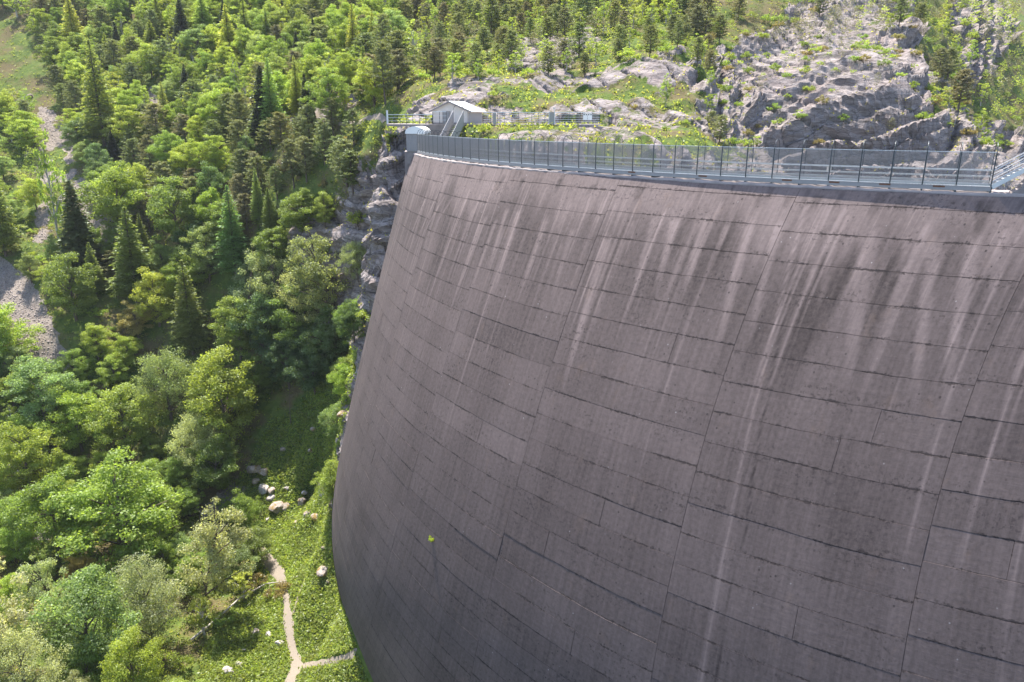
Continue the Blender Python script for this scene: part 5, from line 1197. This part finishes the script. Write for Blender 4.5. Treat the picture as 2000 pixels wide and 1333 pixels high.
# ------------------------------------------------------------------ ground cover and scree (stuff)
def sample_ground(n, cond, seed):
    """random points on the terrain mesh, weighted by how large the ground shows"""
    r = np.random.default_rng(seed); A = V[TF[:, 0]]; B_ = V[TF[:, 1]]; C_ = V[TF[:, 2]]; D_ = V[TF[:, 3]]
    ar = 0.5*np.linalg.norm(np.cross(C_-A, D_-B_), axis=1); ce = (A+C_)/2
    w = ar*cond(ce, TF)*np.clip(140/ce[:, 1].clip(60), 0.2, 1.6)**1.5; w /= w.sum(); i = r.choice(len(w), n, p=w); u = r.random((n, 1)); v = r.random((n, 1))
    return (A[i]*(1-u)*(1-v)+B_[i]*u*(1-v)+C_[i]*u*v+D_[i]*(1-u)*v), i
mkf = np.stack([rock, scree, lush], 1)
def cond_frame(ce):
    a, b = project(ce); vis = (a > -40) & (a < 2040) & (b > -20) & (b < 1400) & (ce[:, 1] > 70)
    hide = inpoly(a, b, [(815, 320), (1990, 395), (2100, 1400), (735, 1400), (660, 1150), (655, 980), (700, 780), (770, 450)])
    return vis & ~hide, a, b
def c_herb(ce, TF):
    vis, a, b = cond_frame(ce); m = mkf[TF[:, 0]]; g = (m[:, 0] < 0.45) & (m[:, 1] < 0.5)
    return vis*g*(0.6+2.2*m[:, 2])*np.where((a > 1200), 0.5, 1.0)
def herbs(n, seed, name, label, cond, size, colr, nb=5):
    P, i = sample_ground(n, cond, seed); r = np.random.default_rng(seed+1)
    PP = np.array(PATHP); keep = np.ones(len(P), bool)
    for a in range(0, len(P), 4000): q_ = P[a:a+4000]; keep[a:a+4000] = ~((np.hypot(q_[:, None, 0]-PP[:, 0], q_[:, None, 1]-PP[:, 1]) < PP[:, 2]).any(1))
    P = P[keep]; n = len(P)
    # each clump: nb crossed leaf quads
    C_ = np.repeat(P, nb, 0) + r.normal(size=(n*nb, 3))*[size*0.55, size*0.55, 0]; C_[:, 2] += np.abs(r.normal(size=n*nb))*size*0.55+0.03
    Nn = r.normal(size=(n*nb, 3))*0.8+[0, 0, 0.7]; Vq, F = leafquads(C_, Nn, size*r.uniform(0.5, 1.3, n*nb), 0.6)
    tone = np.clip(np.repeat(0.5+0.35*vnoise(P, 2.5, 7)+0.15*r.normal(size=n), nb)+r.normal(size=n*nb)*0.1, 0, 1)
    o = link(name, crown_mesh(name, Vq, F, tone, M['leaf'])); o.color = (*colr, 1); return tag(o, label, None, None, 'stuff')
herbs(26000, 301, 'undergrowth', 'low green herbs and tufts scattered over the slopes', c_herb, 0.46, (0.115, 0.140, 0.044))
herbs(5000, 305, 'dry_grass', 'yellowish dry grass tufts on banks and rock ledges', lambda ce, TF: (lambda vab: vab[0]*(mkf[TF[:, 0], 1] < 0.5)*np.where((vab[1] > 560), 2.0, 0.6)*(mkf[TF[:, 0], 2] < 0.7))(cond_frame(ce)), 0.34, (0.20, 0.20, 0.055))
herbs(24000, 311, 'meadow_plants', 'lush knee-high meadow plants on the valley floor', lambda ce, TF: (lambda vab: vab[0]*inpoly(vab[1], vab[2], MEADOW)*1.0*~(inpoly(vab[1], vab[2], [(552, 1165), (578, 1165), (590, 1270), (625, 1285), (694, 1270), (694, 1288), (600, 1308), (580, 1345), (555, 1345), (568, 1290), (552, 1230)]) | inpoly(vab[1], vab[2], [(470, 1020), (495, 1040), (555, 1105), (545, 1130), (515, 1110), (490, 1080)])))(cond_frame(ce)), 0.36, (0.128, 0.172, 0.048), 5)
# scree stones
P, i = sample_ground(9000, lambda ce, TF: (lambda vab: vab[0]*(mkf[TF[:, 0], 1] > 0.5))(cond_frame(ce)), 401); r = np.random.default_rng(402)
base = np.array([(1, 0, 0), (-.5, .87, 0), (-.5, -.87, 0), (0.1, 0.1, 0.9), (0, 0, -0.6)]); tf = np.array([(0, 1, 3), (1, 2, 3), (2, 0, 3), (1, 0, 4), (2, 1, 4), (0, 2, 4)])
n_ = len(P); a = r.random(n_)*6.28; s_ = 0.10+0.22*r.random(n_)**3; ca, sa = np.cos(a), np.sin(a); jit = 1+r.normal(size=(n_, 5, 3))*0.25
B5 = base[None]*jit; X = np.stack([B5[..., 0]*ca[:, None]-B5[..., 1]*sa[:, None], B5[..., 0]*sa[:, None]+B5[..., 1]*ca[:, None], B5[..., 2]], -1)*s_[:, None, None]+P[:, None, :]
o = link('scree', mesh_np('scree', X.reshape(-1, 3), (tf[None]+np.arange(n_)[:, None, None]*5).reshape(-1, 3), [M['screerock']])); tag(o, 'loose grey limestone scree filling the gullies', None, None, 'stuff')
hz = NT('air haze'); vp = hz.node('ShaderNodeVolumePrincipled', ins={'Color': (0.86, 0.90, 1.0, 1), 'Density': HAZE, 'Anisotropy': 0.2}); hz.l.new(vp.outputs[0], hz.out.inputs['Volume'])
zlo = float(V[:, 2].min())-1.0; zhi = float(V[:, 2].max())+25; xlo, xhi = float(V[:, 0].min())-5, float(V[:, 0].max())+5; ylo, yhi = -30.0, float(V[:, 1].max())+5
tag(link('haze', MB().box(((xlo+xhi)/2, (ylo+yhi)/2, (zlo+zhi)/2), (xhi-xlo, yhi-ylo, zhi-zlo)).mesh('haze', hz.m)), 'thin bluish mountain air', None, None, 'stuff')
print('duplicate labels left', dup_left, 'objects', len(bpy.data.objects), 'tris', sum(len(m.polygons)*2 for m in bpy.data.meshes))
